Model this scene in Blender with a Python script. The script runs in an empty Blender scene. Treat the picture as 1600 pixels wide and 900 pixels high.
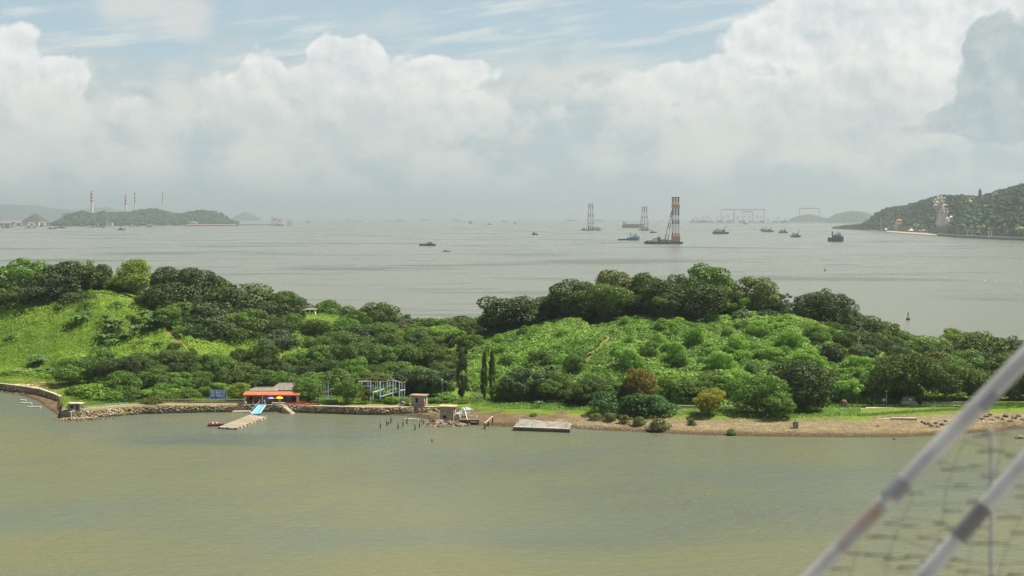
import bpy, math, random
import numpy as np
from mathutils import Vector, Matrix
SC = bpy.context.scene
COL = SC.collection
R = math.radians
F = 2200.0; Y0 = 339.0; CH = 60.0          # focal length in photo pixels, horizon row, eye height in metres
# ---------------------------------------------------------------- camera
cd = bpy.data.cameras.new('camera'); cam = bpy.data.objects.new('camera', cd); COL.objects.link(cam)
cd.sensor_width = 36; cd.lens = 36*F/1600; cd.shift_y = -(450-Y0)/1600
cam.location = (0, 0, CH); cam.rotation_euler = (R(90), 0, 0)
cd.clip_start = 0.1; cd.clip_end = 120000
cd.dof.use_dof = True; cd.dof.focus_distance = 500; cd.dof.aperture_fstop = 2.4
SC.camera = cam
SC.view_settings.view_transform = 'Standard'; SC.view_settings.look = 'None'
SC.view_settings.exposure = 0.85; SC.view_settings.gamma = 1
SC.view_settings.use_curve_mapping = False
SC.cycles.max_bounces = 4; SC.cycles.diffuse_bounces = 2; SC.cycles.glossy_bounces = 2
SC.cycles.transmission_bounces = 2; SC.cycles.transparent_max_bounces = 6; SC.cycles.volume_bounces = 0
SC.cycles.use_denoising = True
SC.cycles.caustics_reflective = False; SC.cycles.caustics_refractive = False
# ---------------------------------------------------------------- sun
SUN_AZ, SUN_EL = R(76), R(60)             # azimuth clockwise from the view direction (+Y)
sl = bpy.data.lights.new('sun', 'SUN'); sun = bpy.data.objects.new('sun', sl); COL.objects.link(sun)
sl.energy = 5.0; sl.angle = R(0.53); sl.color = (1.0, 0.935, 0.82)
sd = Vector((math.sin(SUN_AZ)*math.cos(SUN_EL), math.cos(SUN_AZ)*math.cos(SUN_EL), math.sin(SUN_EL)))
sun.rotation_euler = sd.to_track_quat('Z', 'Y').to_euler(); sun.location = (0, 0, 200)

def lin(r, g, b, a=1.0):
    f = lambda c: ((c/255+0.055)/1.055)**2.4 if c/255 > 0.04045 else c/255/12.92
    return (f(r), f(g), f(b), a)
# ---------------------------------------------------------------- small node language
class S:
    """a node socket with arithmetic"""
    nt = None
    def __init__(s, k): s.k = k
    def _m(s, op, *a, clamp=False):
        n = S.nt.nodes.new('ShaderNodeMath'); n.operation = op; n.use_clamp = clamp
        for i, v in enumerate((s,)+a): S.put(n.inputs[i], v)
        return S(n.outputs[0])
    @staticmethod
    def put(inp, v):
        if isinstance(v, S): S.nt.links.new(v.k, inp)
        else: inp.default_value = v
    def __add__(s, o): return s._m('ADD', o)
    def __radd__(s, o): return s._m('ADD', o)
    def __sub__(s, o): return s._m('SUBTRACT', o)
    def __rsub__(s, o): return (s*-1.0)._m('ADD', o)
    def __mul__(s, o): return s._m('MULTIPLY', o)
    def __rmul__(s, o): return s._m('MULTIPLY', o)
    def __truediv__(s, o): return s._m('DIVIDE', o)
    def max(s, o): return s._m('MAXIMUM', o)
    def min(s, o): return s._m('MINIMUM', o)
    def clamp(s): return s._m('ADD', 0.0, clamp=True)
    def step(s, a, b, lo=0.0, hi=1.0):
        n = S.nt.nodes.new('ShaderNodeMapRange'); n.interpolation_type = 'SMOOTHSTEP'
        S.put(n.inputs[0], s); S.put(n.inputs[1], a); S.put(n.inputs[2], b); S.put(n.inputs[3], lo); S.put(n.inputs[4], hi)
        return S(n.outputs[0])
def mixc(f, a, b):
    n = S.nt.nodes.new('ShaderNodeMix'); n.data_type = 'RGBA'; n.clamp_factor = True
    S.put(n.inputs[0], f); S.put(n.inputs[6], a); S.put(n.inputs[7], b)
    return S(n.outputs[2])
def comb(x, y, z):
    n = S.nt.nodes.new('ShaderNodeCombineXYZ')
    for i, v in enumerate((x, y, z)): S.put(n.inputs[i], v)
    return S(n.outputs[0])
def sep(v):
    n = S.nt.nodes.new('ShaderNodeSeparateXYZ'); S.put(n.inputs[0], v)
    return [S(o) for o in n.outputs]
def vmath(op, a, b=None, scale=None):
    n = S.nt.nodes.new('ShaderNodeVectorMath'); n.operation = op
    S.put(n.inputs[0], a)
    if b is not None: S.put(n.inputs[1], b)
    if scale is not None: S.put(n.inputs[3], scale)
    return S(n.outputs[0])
def noise(v, scale, detail=4, rough=0.5, dist=0.0, typ=None):
    n = S.nt.nodes.new('ShaderNodeTexNoise')
    if v is not None: S.put(n.inputs['Vector'], v)
    n.inputs['Scale'].default_value = scale; n.inputs['Detail'].default_value = detail
    n.inputs['Roughness'].default_value = rough; n.inputs['Distortion'].default_value = dist
    return S(n.outputs['Fac'])
def voro(v, scale, detail=0, rough=0.5, smooth=None, feature='F1'):
    n = S.nt.nodes.new('ShaderNodeTexVoronoi'); n.feature = feature
    S.put(n.inputs['Vector'], v); n.inputs['Scale'].default_value = scale
    n.inputs['Detail'].default_value = detail; n.inputs['Roughness'].default_value = rough
    if feature == 'SMOOTH_F1': n.inputs['Smoothness'].default_value = 0.6
    return S(n.outputs['Distance'])
def attr(name, out='Color'):
    n = S.nt.nodes.new('ShaderNodeAttribute'); n.attribute_name = name
    return S(n.outputs[out])
# ---------------------------------------------------------------- sky
def build_world():
    w = bpy.data.worlds.new('World'); SC.world = w; w.use_nodes = True
    nt = w.node_tree; nt.nodes.clear(); S.nt = nt
    tc = nt.nodes.new('ShaderNodeTexCoord')
    d = S(tc.outputs['Generated'])
    x, y, z = sep(d)
    yc = y.max(0.12)
    A0 = x/yc*F+800.0
    P0 = (z/yc)*(-F)+Y0                            # column and row of the photograph for directions ahead
    AP = comb(A0, P0, 0.0)
    d3 = vmath('SCALE', d, scale=F/100.0)          # one unit = 100 photo pixels
    sq = lambda k: vmath('MULTIPLY', d3, (1.0, 1.0, k))
    def blobs(L):
        """sum of soft round swellings (metaballs)"""
        m = None
        for (bx, by, rx, ry, wt) in L:
            k = 0.72
            sx, sy = k/rx, k/ry
            n = nt.nodes.new('ShaderNodeVectorMath'); n.operation = 'MULTIPLY_ADD'
            S.put(n.inputs[0], AP); n.inputs[1].default_value = (sx, sy, 0); n.inputs[2].default_value = (-bx*sx, -by*sy, 0)
            q = nt.nodes.new('ShaderNodeVectorMath'); q.operation = 'DOT_PRODUCT'
            nt.links.new(n.outputs[0], q.inputs[0]); nt.links.new(n.outputs[0], q.inputs[1])
            c = S(q.outputs['Value'])._m('MULTIPLY_ADD', -wt, wt).max(0.0)
            m = c if m is None else m+c
        return m
    def sky_base():
        sky = nt.nodes.new('ShaderNodeTexSky'); sky.sky_type = 'NISHITA'; sky.sun_disc = False
        sky.sun_elevation = SUN_EL; sky.sun_rotation = SUN_AZ; sky.dust_density = 2.0; sky.air_density = 1.0
        S.put(sky.inputs[0], comb(x, y, z.max(0.02)))
        blue = vmath('SCALE', S(sky.outputs[0]), scale=0.085)
        return mixc(P0.step(-420.0, 60.0)*0.8, blue, lin(190, 214, 226))
    HORIZ = lin(181, 199, 201)
    def front():
        vA = d3; vB = vmath('ADD', d3, (0.10, 0, 0.16))
        pf = lambda v: voro(v, 2.3, 2.0, 0.55)
        pA, pB = pf(vA), pf(vB)
        nA, nB = noise(vA, 1.15, 8, 0.62), noise(vB, 1.15, 8, 0.62)
        nA2 = noise(d3, 0.6, 4, 0.5)
        edge = (nA-0.5)*2.0-(pA-0.40)*0.55+(nA2-0.5)*1.2
        cum = [(5, 110, 62, 78, 1.0), (45, 160, 80, 60, .9), (110, 105, 32, 34, .8), (30, 60, 34, 26, .5), (60, 225, 150, 60, .8), (90, 150, 50, 50, .6),
               (408, 92, 30, 34, .95), (370, 135, 66, 34, .8), (430, 140, 60, 40, .7), (512, 82, 30, 32, .95), (570, 84, 30, 30, .9), (545, 120, 70, 50, .9), (480, 175, 130, 60, .9),
               (655, 115, 50, 34, .9), (700, 112, 50, 24, .8), (760, 108, 50, 18, .6), (650, 165, 130, 50, .8), (600, 235, 280, 70, .6), (205, 165, 44, 26, .7), (290, 195, 80, 36, .55),
               (1090, 120, 62, 30, .9), (1020, 128, 60, 28, .6), (1130, 135, 60, 40, .8), (1180, 200, 190, 60, .7), (950, 130, 60, 18, .5), (900, 180, 160, 40, .5),
               (1190, 70, 70, 34, .9), (1290, 35, 110, 55, 1.2), (1400, 20, 140, 80, 1.3), (1520, 10, 120, 70, 1.3), (1380, 120, 140, 50, 1.0), (1480, 180, 90, 34, .8), (1300, 170, 180, 50, .7), (1450, 255, 240, 36, .5)]
        f0 = blobs(cum)-0.36+edge*0.62
        alpha = f0.step(-0.08, 0.28)*0.84
        relief = (nA-nB)*2.2+(pB-pA)*0.4
        rim = f0.step(0.95, 0.05)
        shade = (relief+rim*0.22+0.55+(noise(d3, 0.45, 4, 0.55)-0.5)*1.5)
        lowt = P0.step(70.0, 270.0)
        white = mixc(lowt, (.95, .945, .915, 1), lin(212, 218, 213)); grey = mixc(lowt, lin(209, 216, 216), lin(187, 200, 202))
        ccol = mixc(shade.clamp(), grey, white)
        veiln = noise(sq(2.2), 0.45, 5, 0.58)
        veil = ((veiln-0.42)*2.6+P0.step(20.0, 180.0)*1.4-0.32).clamp()*0.90
        vcol = mixc(((nA*0.5+noise(sq(1.9), 0.8, 5, 0.6)*0.7).step(0.48, 0.70)), lin(190, 203, 205), lin(222, 225, 219))
        st = noise(vmath('MULTIPLY', vmath('ADD', d3, comb(0.0, 0.0, x*-3.0)), (0.55, 1.0, 4.2)), 0.7, 7, 0.64)
        c = mixc(st.step(0.49, 0.70)*0.75, sky_base(), lin(228, 232, 228))
        c = mixc(veil, c, vcol)
        sf = blobs([(250, 15, 85, 46, .9), (300, 45, 42, 34, .6), (190, 5, 80, 18, .5)])-0.25+(nA-0.5)*2.0+(nA2-0.5)*1.2
        c = mixc(sf.step(-0.15, 0.9)*0.8, c, lin(222, 223, 219))
        c = mixc(alpha*(1.0-P0.step(110.0, 300.0)*0.70), c, ccol)
        dk = blobs([(1600, 90, 90, 75, 1.2), (1560, 120, 60, 50, .8), (1545, 170, 90, 44, 1.0), (1600, 205, 90, 30, .9), (1500, 188, 46, 18, .7), (1535, 60, 40, 30, .4), (1440, 203, 46, 9, .6)])-0.36+edge*0.85
        c = mixc(dk.step(-0.05, 0.30)*0.92, c, mixc((relief*0.35+nA*0.9).step(.3, .75), lin(176, 191, 195), lin(200, 209, 210)))
        return mixc(P0.step(235.0, 335.0)*0.9, c, HORIZ)
    def rest():
        n = noise(sq(1.6), 0.16, 4, 0.6); n2 = noise(sq(1.6), 0.19, 3, 0.6)
        c = mixc(n.step(0.50, 0.64)*0.75, sky_base(), mixc(n2.step(.42, .60), lin(176, 188, 192), (.78, .77, .74, 1)))
        c = mixc(P0.step(-60.0, 180.0)*0.7, c, lin(204, 212, 210))
        return mixc(P0.step(180.0, 335.0)*0.9, c, HORIZ)
    far = (A0-800.0)._m('ABSOLUTE').step(860.0, 1100.0).max(P0.step(-30.0, -180.0)).max(y.step(0.4, 0.25))
    b1 = nt.nodes.new('ShaderNodeBackground'); b1.inputs[1].default_value = 0.56; S.put(b1.inputs[0], front())
    b2 = nt.nodes.new('ShaderNodeBackground'); b2.inputs[1].default_value = 0.56; S.put(b2.inputs[0], rest())
    mx = nt.nodes.new('ShaderNodeMixShader'); S.put(mx.inputs[0], far); nt.links.new(b1.outputs[0], mx.inputs[1]); nt.links.new(b2.outputs[0], mx.inputs[2])
    out = nt.nodes.new('ShaderNodeOutputWorld'); nt.links.new(mx.outputs[0], out.inputs[0])
    w.cycles.sampling_method = 'MANUAL'; w.cycles.sample_map_resolution = 512
    SC.cycles.adaptive_threshold = 0.02
build_world()
# ---------------------------------------------------------------- materials
MATS = {}
def mat(name, c1, c2=None, rough=0.8, scale=1.0, detail=5, bump=0.0, bscale=None, metal=0.0, contrast=(0.35, 0.65), spec=0.3, stretch=None, tide=None):
    """two tones mixed by noise in object space, optional bump"""
    if name in MATS: return MATS[name]
    m = bpy.data.materials.new(name); MATS[name] = m; m.use_nodes = True
    nt = m.node_tree; nt.nodes.clear(); S.nt = nt
    tc = nt.nodes.new('ShaderNodeTexCoord'); v = S(tc.outputs['Object'])
    if stretch: v = vmath('MULTIPLY', v, stretch)
    if len(c1) == 3: c1 = (*c1, 1)
    if c2 is None: c2 = tuple(k*0.72 for k in c1[:3])+(1,)
    if len(c2) == 3: c2 = (*c2, 1)
    n = noise(v, scale, detail, 0.6)
    col = mixc(n.step(*contrast), c1, c2)
    if tide:      # dark weed and wet stain up to the high water line
        g = nt.nodes.new('ShaderNodeNewGeometry'); zz = sep(S(g.outputs['Position']))[2]
        col = mixc((zz+noise(v, .5, 3, .6)*.7).step(tide+.45, tide)*.8, col, (.045, .045, .022, 1))
    p = nt.nodes.new('ShaderNodeBsdfPrincipled')
    S.put(p.inputs['Base Color'], col); p.inputs['Roughness'].default_value = rough
    p.inputs['Metallic'].default_value = metal; p.inputs['Specular IOR Level'].default_value = spec
    if bump:
        b = nt.nodes.new('ShaderNodeBump'); b.inputs['Strength'].default_value = 1.0; b.inputs['Distance'].default_value = bump
        S.put(b.inputs['Height'], noise(v, bscale or scale*4, 4, 0.6)); nt.links.new(b.outputs[0], p.inputs['Normal'])
    o = nt.nodes.new('ShaderNodeOutputMaterial'); nt.links.new(p.outputs[0], o.inputs[0])
    return m
def leafmat(name, dark, light, trans=0.28, var=0.25):
    """foliage: colour varies per leaf and clump through the 'tone' attribute and per plant"""
    if name in MATS: return MATS[name]
    m = bpy.data.materials.new(name); MATS[name] = m; m.use_nodes = True
    nt = m.node_tree; nt.nodes.clear(); S.nt = nt
    t = attr('tone', 'Fac')
    oi = nt.nodes.new('ShaderNodeObjectInfo'); rnd = S(oi.outputs['Random'])
    col = mixc((t+(rnd-0.5)*var).clamp(), (*dark, 1), (*light, 1))
    hsv = nt.nodes.new('ShaderNodeHueSaturation'); S.put(hsv.inputs['Color'], col)
    S.put(hsv.inputs['Hue'], (rnd*0.016+0.492)); S.put(hsv.inputs['Value'], rnd*var*1.4+(1.0-var*0.7))
    col = S(hsv.outputs[0])
    df = nt.nodes.new('ShaderNodeBsdfDiffuse'); S.put(df.inputs[0], col)
    tr = nt.nodes.new('ShaderNodeBsdfTranslucent'); S.put(tr.inputs[0], mixc(0.5, col, (light[0]*1.5, light[1]*1.5, light[2]*0.6, 1)))
    mx = nt.nodes.new('ShaderNodeMixShader'); mx.inputs[0].default_value = trans
    nt.links.new(df.outputs[0], mx.inputs[1]); nt.links.new(tr.outputs[0], mx.inputs[2])
    gl = nt.nodes.new('ShaderNodeBsdfGlossy'); gl.inputs['Roughness'].default_value = 0.55; gl.inputs['Color'].default_value = (.8, .85, .8, 1)
    m2 = nt.nodes.new('ShaderNodeMixShader'); m2.inputs[0].default_value = 0.02
    nt.links.new(mx.outputs[0], m2.inputs[1]); nt.links.new(gl.outputs[0], m2.inputs[2])
    o = nt.nodes.new('ShaderNodeOutputMaterial'); nt.links.new(m2.outputs[0], o.inputs[0])
    return m
# ---------------------------------------------------------------- mesh helpers
def tag(o, label=None, cat=None, group=None, kind=None):
    if label: o['label'] = label
    if cat: o['category'] = cat
    if group: o['group'] = group
    if kind: o['kind'] = kind
    return o
def thing(name, label, cat, loc=(0, 0, 0), rz=0.0, group=None):
    o = bpy.data.objects.new(name, None); COL.objects.link(o); o.location = loc; o.rotation_euler = (0, 0, rz)
    o.empty_display_size = 0.5
    return tag(o, label, cat, group)
def np_mesh(name, V, Q, m, tone=None, zone=None, smooth=False):
    """fast mesh from numpy arrays, Q is (n,3) or (n,4)"""
    me = bpy.data.meshes.new(name); V = np.asarray(V, np.float32); Q = np.asarray(Q, np.int32)
    k = Q.shape[1]
    me.vertices.add(len(V)); me.vertices.foreach_set('co', V.ravel())
    me.loops.add(Q.size); me.loops.foreach_set('vertex_index', Q.ravel())
    me.polygons.add(len(Q)); me.polygons.foreach_set('loop_start', np.arange(0, Q.size, k, dtype=np.int32))
    try: me.polygons.foreach_set('loop_total', np.full(len(Q), k, np.int32))
    except Exception: pass
    if smooth: me.polygons.foreach_set('use_smooth', np.ones(len(Q), bool))
    if m: me.materials.append(m)
    me.update(calc_edges=True)
    if tone is not None:
        a = me.attributes.new('tone', 'FLOAT', 'FACE' if len(tone) == len(Q) else 'POINT'); a.data.foreach_set('value', np.asarray(tone, np.float32))
    if zone is not None:
        a = me.attributes.new('zone', 'FLOAT_COLOR', 'POINT'); a.data.foreach_set('color', np.asarray(zone, np.float32).ravel())
    return me
ORD_ = ['first', 'second', 'third', 'fourth', 'fifth', 'sixth', 'seventh', 'eighth', 'ninth', 'tenth', 'eleventh', 'twelfth', 'thirteenth', 'fourteenth', 'fifteenth', 'sixteenth', 'seventeenth', 'eighteenth', 'nineteenth', 'twentieth', 'twenty-first', 'twenty-second', 'twenty-third', 'twenty-fourth']
def number_labels(things, pattern):
    """labels a counted row by its order from the left of the photo"""
    for i, o in enumerate(sorted(things, key=lambda o: o.location.x/o.location.y)): o['label'] = pattern % ORD_[i]
def link(name, me, parent=None, loc=None):
    o = bpy.data.objects.new(name, me); COL.objects.link(o)
    if parent: o.parent = parent
    if loc is not None: o.location = loc
    return o
class MB:
    """collects simple solids, then links them as one mesh object"""
    def __init__(s): s.v = []; s.f = []
    def add(s, vs, fs):
        n = len(s.v); s.v += [tuple(p) for p in vs]; s.f += [tuple(i+n for i in f) for f in fs]; return s
    def box(s, c, d, rz=0.0, rx=0.0, ry=0.0, top=1.0, topy=None):
        """c = centre of the base, d = sizes; top shrinks the upper face"""
        hx, hy, h = d[0]/2, d[1]/2, d[2]; ty = top if topy is None else topy
        P = [(-hx, -hy, 0), (hx, -hy, 0), (hx, hy, 0), (-hx, hy, 0), (-hx*top, -hy*ty, h), (hx*top, -hy*ty, h), (hx*top, hy*ty, h), (-hx*top, hy*ty, h)]
        M = Matrix.Rotation(rz, 3, 'Z') @ Matrix.Rotation(ry, 3, 'Y') @ Matrix.Rotation(rx, 3, 'X')
        P = [M @ Vector(p)+Vector(c) for p in P]
        return s.add(P, [(3, 2, 1, 0), (4, 5, 6, 7), (0, 1, 5, 4), (1, 2, 6, 5), (2, 3, 7, 6), (3, 0, 4, 7)])
    def tube(s, p0, p1, r0, r1=None, n=6, caps=True):
        r1 = r0 if r1 is None else r1
        p0, p1 = Vector(p0), Vector(p1); ax = (p1-p0)
        if ax.length < 1e-6: return s
        ax.normalize(); a = ax.orthogonal().normalized(); b = ax.cross(a)
        P = []
        for p, r in ((p0, r0), (p1, r1)):
            for i in range(n):
                t = 2*math.pi*i/n; P.append(p+(a*math.cos(t)+b*math.sin(t))*r)
        fs = [(i, (i+1) % n, n+(i+1) % n, n+i) for i in range(n)]
        if caps: fs += [tuple(range(n-1, -1, -1)), tuple(range(n, 2*n))]
        return s.add(P, fs)
    def path(s, pts, r, n=6):
        for a, b in zip(pts[:-1], pts[1:]): s.tube(a, b, r, r, n)
        return s
    def lathe(s, c, prof, n=10):
        """prof = list of (radius, z)"""
        P = []; k = len(prof)
        for r, z in prof:
            for i in range(n):
                t = 2*math.pi*i/n; P.append((c[0]+r*math.cos(t), c[1]+r*math.sin(t), c[2]+z))
        fs = [(j*n+i, j*n+(i+1) % n, (j+1)*n+(i+1) % n, (j+1)*n+i) for j in range(k-1) for i in range(n)]
        fs += [tuple(range(n-1, -1, -1)), tuple(range((k-1)*n, k*n))]
        return s.add(P, fs)
    def prism(s, pts, z0, z1, inset=0.0):
        """outline in plan, extruded up"""
        n = len(pts); cx = sum(p[0] for p in pts)/n; cy = sum(p[1] for p in pts)/n
        P = [(p[0], p[1], z0) for p in pts]+[(p[0]+(cx-p[0])*inset, p[1]+(cy-p[1])*inset, z1) for p in pts]
        return s.add(P, [tuple(range(n-1, -1, -1)), tuple(range(n, 2*n))]+[(i, (i+1) % n, n+(i+1) % n, n+i) for i in range(n)])
    def rock(s, c, r, rng, flat=0.7):
        """an irregular stone of 12 corners"""
        g = (1+5**.5)/2
        P = [(-1, g, 0), (1, g, 0), (-1, -g, 0), (1, -g, 0), (0, -1, g), (0, 1, g), (0, -1, -g), (0, 1, -g), (g, 0, -1), (g, 0, 1), (-g, 0, -1), (-g, 0, 1)]
        fs = [(0, 11, 5), (0, 5, 1), (0, 1, 7), (0, 7, 10), (0, 10, 11), (1, 5, 9), (5, 11, 4), (11, 10, 2), (10, 7, 6), (7, 1, 8), (3, 9, 4), (3, 4, 2), (3, 2, 6), (3, 6, 8), (3, 8, 9), (4, 9, 5), (2, 4, 11), (6, 2, 10), (8, 6, 7), (9, 8, 1)]
        sx, sy = rng.uniform(.8, 1.3), rng.uniform(.8, 1.3); a = rng.uniform(0, 6.3); ca, sa = math.cos(a), math.sin(a)
        Q = []
        for p in P:
            k = r/1.9*rng.uniform(.8, 1.2); x, y, z = p[0]*k*sx, p[1]*k*sy, p[2]*k*flat
            Q.append((c[0]+x*ca-y*sa, c[1]+x*sa+y*ca, c[2]+z))
        return s.add(Q, fs)
    def build(s, name, m, parent=None, loc=None, smooth=False):
        me = bpy.data.meshes.new(name); me.from_pydata(s.v, [], s.f); me.materials.append(m); me.update()
        if smooth:
            for p in me.polygons: p.use_smooth = True
        return link(name, me, parent, loc)
def copy_tree(o, parent=None):
    c = o.copy(); COL.objects.link(c); c.parent = parent
    for ch in list(o.children): copy_tree(ch, c)
    return c
def hash2(ix, iy, seed):
    h = (ix.astype(np.int64)*374761393 + iy.astype(np.int64)*668265263 + seed*974634777) & 0xFFFFFFFF
    h = ((h ^ (h >> 13))*1274126177) & 0xFFFFFFFF
    return ((h ^ (h >> 16)) & 0xFFFF)/65535.0
def vnoise(x, y, seed=0):
    x = np.asarray(x, float); y = np.asarray(y, float)
    ix = np.floor(x); iy = np.floor(y); fx = x-ix; fy = y-iy
    fx = fx*fx*(3-2*fx); fy = fy*fy*(3-2*fy)
    a = hash2(ix, iy, seed); b = hash2(ix+1, iy, seed); c = hash2(ix, iy+1, seed); d = hash2(ix+1, iy+1, seed)
    return a+(b-a)*fx+(c-a)*fy+(a-b-c+d)*fx*fy
def fbm(x, y, seed=0, octaves=4):
    s = 0; a = 0.5
    for k in range(octaves):
        s = s+a*vnoise(x*2**k+k*17.3, y*2**k+k*9.1, seed+k); a *= .5
    return s
def sstep(t): t = np.clip(t, 0, 1); return t*t*(3-2*t)
def gx(px, Y): return (px-800)/F*Y
# ================================================================ SEA
def sea():
    m = bpy.data.materials.new('silty_sea_water'); m.use_nodes = True; nt = m.node_tree; nt.nodes.clear(); S.nt = nt
    g = nt.nodes.new('ShaderNodeNewGeometry'); pos = S(g.outputs['Position'])
    x, y, z = sep(pos)
    big = noise(vmath('MULTIPLY', pos, (0.004, 0.009, 0)), 1.0, 4, 0.55)
    mid = noise(vmath('MULTIPLY', pos, (0.018, 0.035, 0)), 1.0, 5, 0.6)
    ol = (.134, .137, .064, 1); gr = (.106, .124, .086, 1)
    near = y.step(330.0, 800.0)
    col = mixc((big*0.9+mid*0.35-0.1).step(0.38, 0.66), ol, gr)
    col = mixc(near, col, (.136, .142, .098, 1))
    # wind: smooth slicks and ruffled bands, long and low across the view
    band = noise(vmath('MULTIPLY', pos, (0.0026, 0.0042, 0)), 1.0, 5, 0.55, 0.4)
    ruff = (band.step(0.52, 0.66)+noise(vmath('MULTIPLY', pos, (0.006, 0.018, 0)), 1.0, 4, 0.55, 0.5).step(0.55, 0.70)*0.8).clamp()
    col = mixc(ruff*0.62, col, (.070, .085, .075, 1))
    p = nt.nodes.new('ShaderNodeBsdfPrincipled'); S.put(p.inputs['Base Color'], col)
    p.inputs['IOR'].default_value = 1.33; p.inputs['Specular IOR Level'].default_value = .24
    S.put(p.inputs['Roughness'], ruff*0.10+0.22)
    w1 = noise(vmath('MULTIPLY', pos, (0.26, 0.5, 0)), 1.0, 4, 0.6, 0.8)
    w2 = noise(vmath('MULTIPLY', pos, (0.9, 2.0, 0)), 1.0, 3, 0.6)
    w3 = noise(vmath('MULTIPLY', pos, (0.045, 0.07, 0)), 1.0, 4, 0.6, 1.0)
    h = w1*1.0+w2*0.28+w3*0.9
    b = nt.nodes.new('ShaderNodeBump'); S.put(b.inputs['Height'], h)
    S.put(b.inputs['Strength'], (ruff*0.5+0.55)*(1.0-y.step(500.0, 4500.0)*0.75)); b.inputs['Distance'].default_value = 0.8
    nt.links.new(b.outputs[0], p.inputs['Normal'])
    o = nt.nodes.new('ShaderNodeOutputMaterial'); nt.links.new(p.outputs[0], o.inputs[0])
    n = 96; rs = [0, 150, 400, 900, 2500, 8000, 33000]
    V = [(0, 0, 0)]; fs = []
    for r in rs[1:]:
        for i in range(n): V.append((r*math.cos(2*math.pi*i/n), r*math.sin(2*math.pi*i/n), 0))
    for i in range(n): fs.append((0, 1+i, 1+(i+1) % n))
    for k in range(len(rs)-2):
        for i in range(n):
            a = 1+k*n+i; b2 = 1+k*n+(i+1) % n; fs.append((a, a+n, b2+n, b2))
    me = bpy.data.meshes.new('sea'); me.from_pydata(V, [], fs); me.materials.append(m); me.update()
    tag(link('sea', me), kind='structure', label='silty olive and grey-green sea around the island')
    # the sea bed closes the world below
sea()
# ================================================================ HAZE
def haze():
    m = bpy.data.materials.new('haze_air'); m.use_nodes = True; nt = m.node_tree; nt.nodes.clear()
    v = nt.nodes.new('ShaderNodeVolumePrincipled'); v.inputs['Color'].default_value = (0.57, 0.65, 0.66, 1); v.inputs['Density'].default_value = 6.2e-5
    v.inputs['Anisotropy'].default_value = 0.25
    o = nt.nodes.new('ShaderNodeOutputMaterial'); nt.links.new(v.outputs[0], o.inputs['Volume'])
    bb = MB().box((0, 0, -4), (72000, 72000, 330)); ob = bb.build('haze', m); tag(ob, label='thin bright sea haze', kind='stuff')
haze()
# ================================================================ ISLAND TERRAIN
#  px    shore bank  foot  top   bankw toe  crestY crestH
TB = np.array([
 [-400, 520, 522, .1, 2.2, .6, 560, 620, 25.5],
 [0,    484, 487, .3, 2.2, .6, 535, 600, 25.5],
 [40,   470, 478, .4, 2.2, .6, 528, 598, 26.5],
 [60,   457, 472, .6, 2.2, .6, 522, 597, 26.5],
 [75,   440, 464, .8, 2.2, .6, 518, 595, 25.5],
 [92,   424, 452, 1., 2.2, .6, 510, 595, 25.5],
 [98,   418, 421, 0., 2.4, .6, 510, 595, 25.5],
 [130,  417, 418, 0., 2.5, .6, 505, 593, 26.5],
 [170,  422, 423, 0., 2.4, .6, 500, 590, 26.5],
 [220,  428, 429, 0., 2.4, .6, 498, 588, 25.5],
 [300,  431, 432, 0., 2.15, .6, 490, 588, 23],
 [380,  433, 434, 0., 2.1, .6, 490, 588, 21],
 [470,  432, 433, 0., 2.1, .6, 495, 588, 19.5],
 [560,  427, 428, 0., 2.1, .6, 500, 588, 16.5],
 [640,  424, 428, .3, 2.1, .6, 495, 588, 14],
 [700,  410, 430, .6, 2.0, .6, 475, 582, 10.5],
 [760,  404, 425, .9, 2.0, 4., 458, 560, 13.5],
 [800,  402, 421, 1.2, 1.9, 4., 446, 545, 16],
 [890,  399, 420, 1.3, 1.9, 3., 434, 528, 19.5],
 [1000, 392, 411, 1.4, 2.2, 3., 428, 522, 21],
 [1100, 387, 406, 1.5, 2.2, 3., 427, 520, 21.5],
 [1240, 384, 402, 1.5, 2.2, 3., 426, 520, 21],
 [1340, 383, 405, 1.5, 2.3, 3., 428, 517, 14],
 [1420, 384, 411, 1.5, 2.4, 3., 431, 516, 10],
 [1500, 389, 418, 1.5, 2.4, 3., 434, 520, 7],
 [1600, 399, 423, 1.5, 2.4, 3., 438, 522, 6],
 [2000, 410, 434, 1.5, 2.4, 3., 450, 530, 5]], float)
def tcol(px, k): return np.interp(px, TB[:, 0], TB[:, k])
def ground(X, Y):
    X = np.asarray(X, float); Y = np.asarray(Y, float)
    px = X/np.maximum(Y, 1)*F+800
    s, w, m, hb, bw, t, c, H = [tcol(px, k) for k in range(1, 9)]
    s = s+(fbm(X*.12, Y*.02, 5, 3)-.45)*2.2*(m > .25)
    h = np.where(Y < s, np.maximum((Y-s)*0.09, -1.2), 0)
    h = np.where(Y >= s, m*np.clip((Y-s)/np.maximum(w-s, .5), 0, 1), h)
    h = h+np.where(Y >= w, (hb-m)*sstep((Y-w)/bw), 0)
    q = np.clip((Y-t)/(c-t), 0, 1)
    rise = (H-hb)*(0.45*sstep(q)+0.55*(1-(1-q)**1.5)*q**.35)
    h = h+np.where(Y > t, rise, 0)
    b = np.clip((Y-c-14)/66, 0, 1)
    h = h*(1-sstep(b))-1.2*sstep(b)
    inl = sstep((Y-t)/12)*(1-sstep((Y-c-40)/30))
    h = h+inl*((fbm(X*.05, Y*.05, 9, 3)-.45)*4.5)
    h = h+sstep((Y-w-3)/6)*(fbm(X*.3, Y*.3, 3, 3)-.45)*.35*(1-sstep(b))
    return h
def gz(X, Y): return float(ground(np.array([X]), np.array([Y]))[0])
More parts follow.
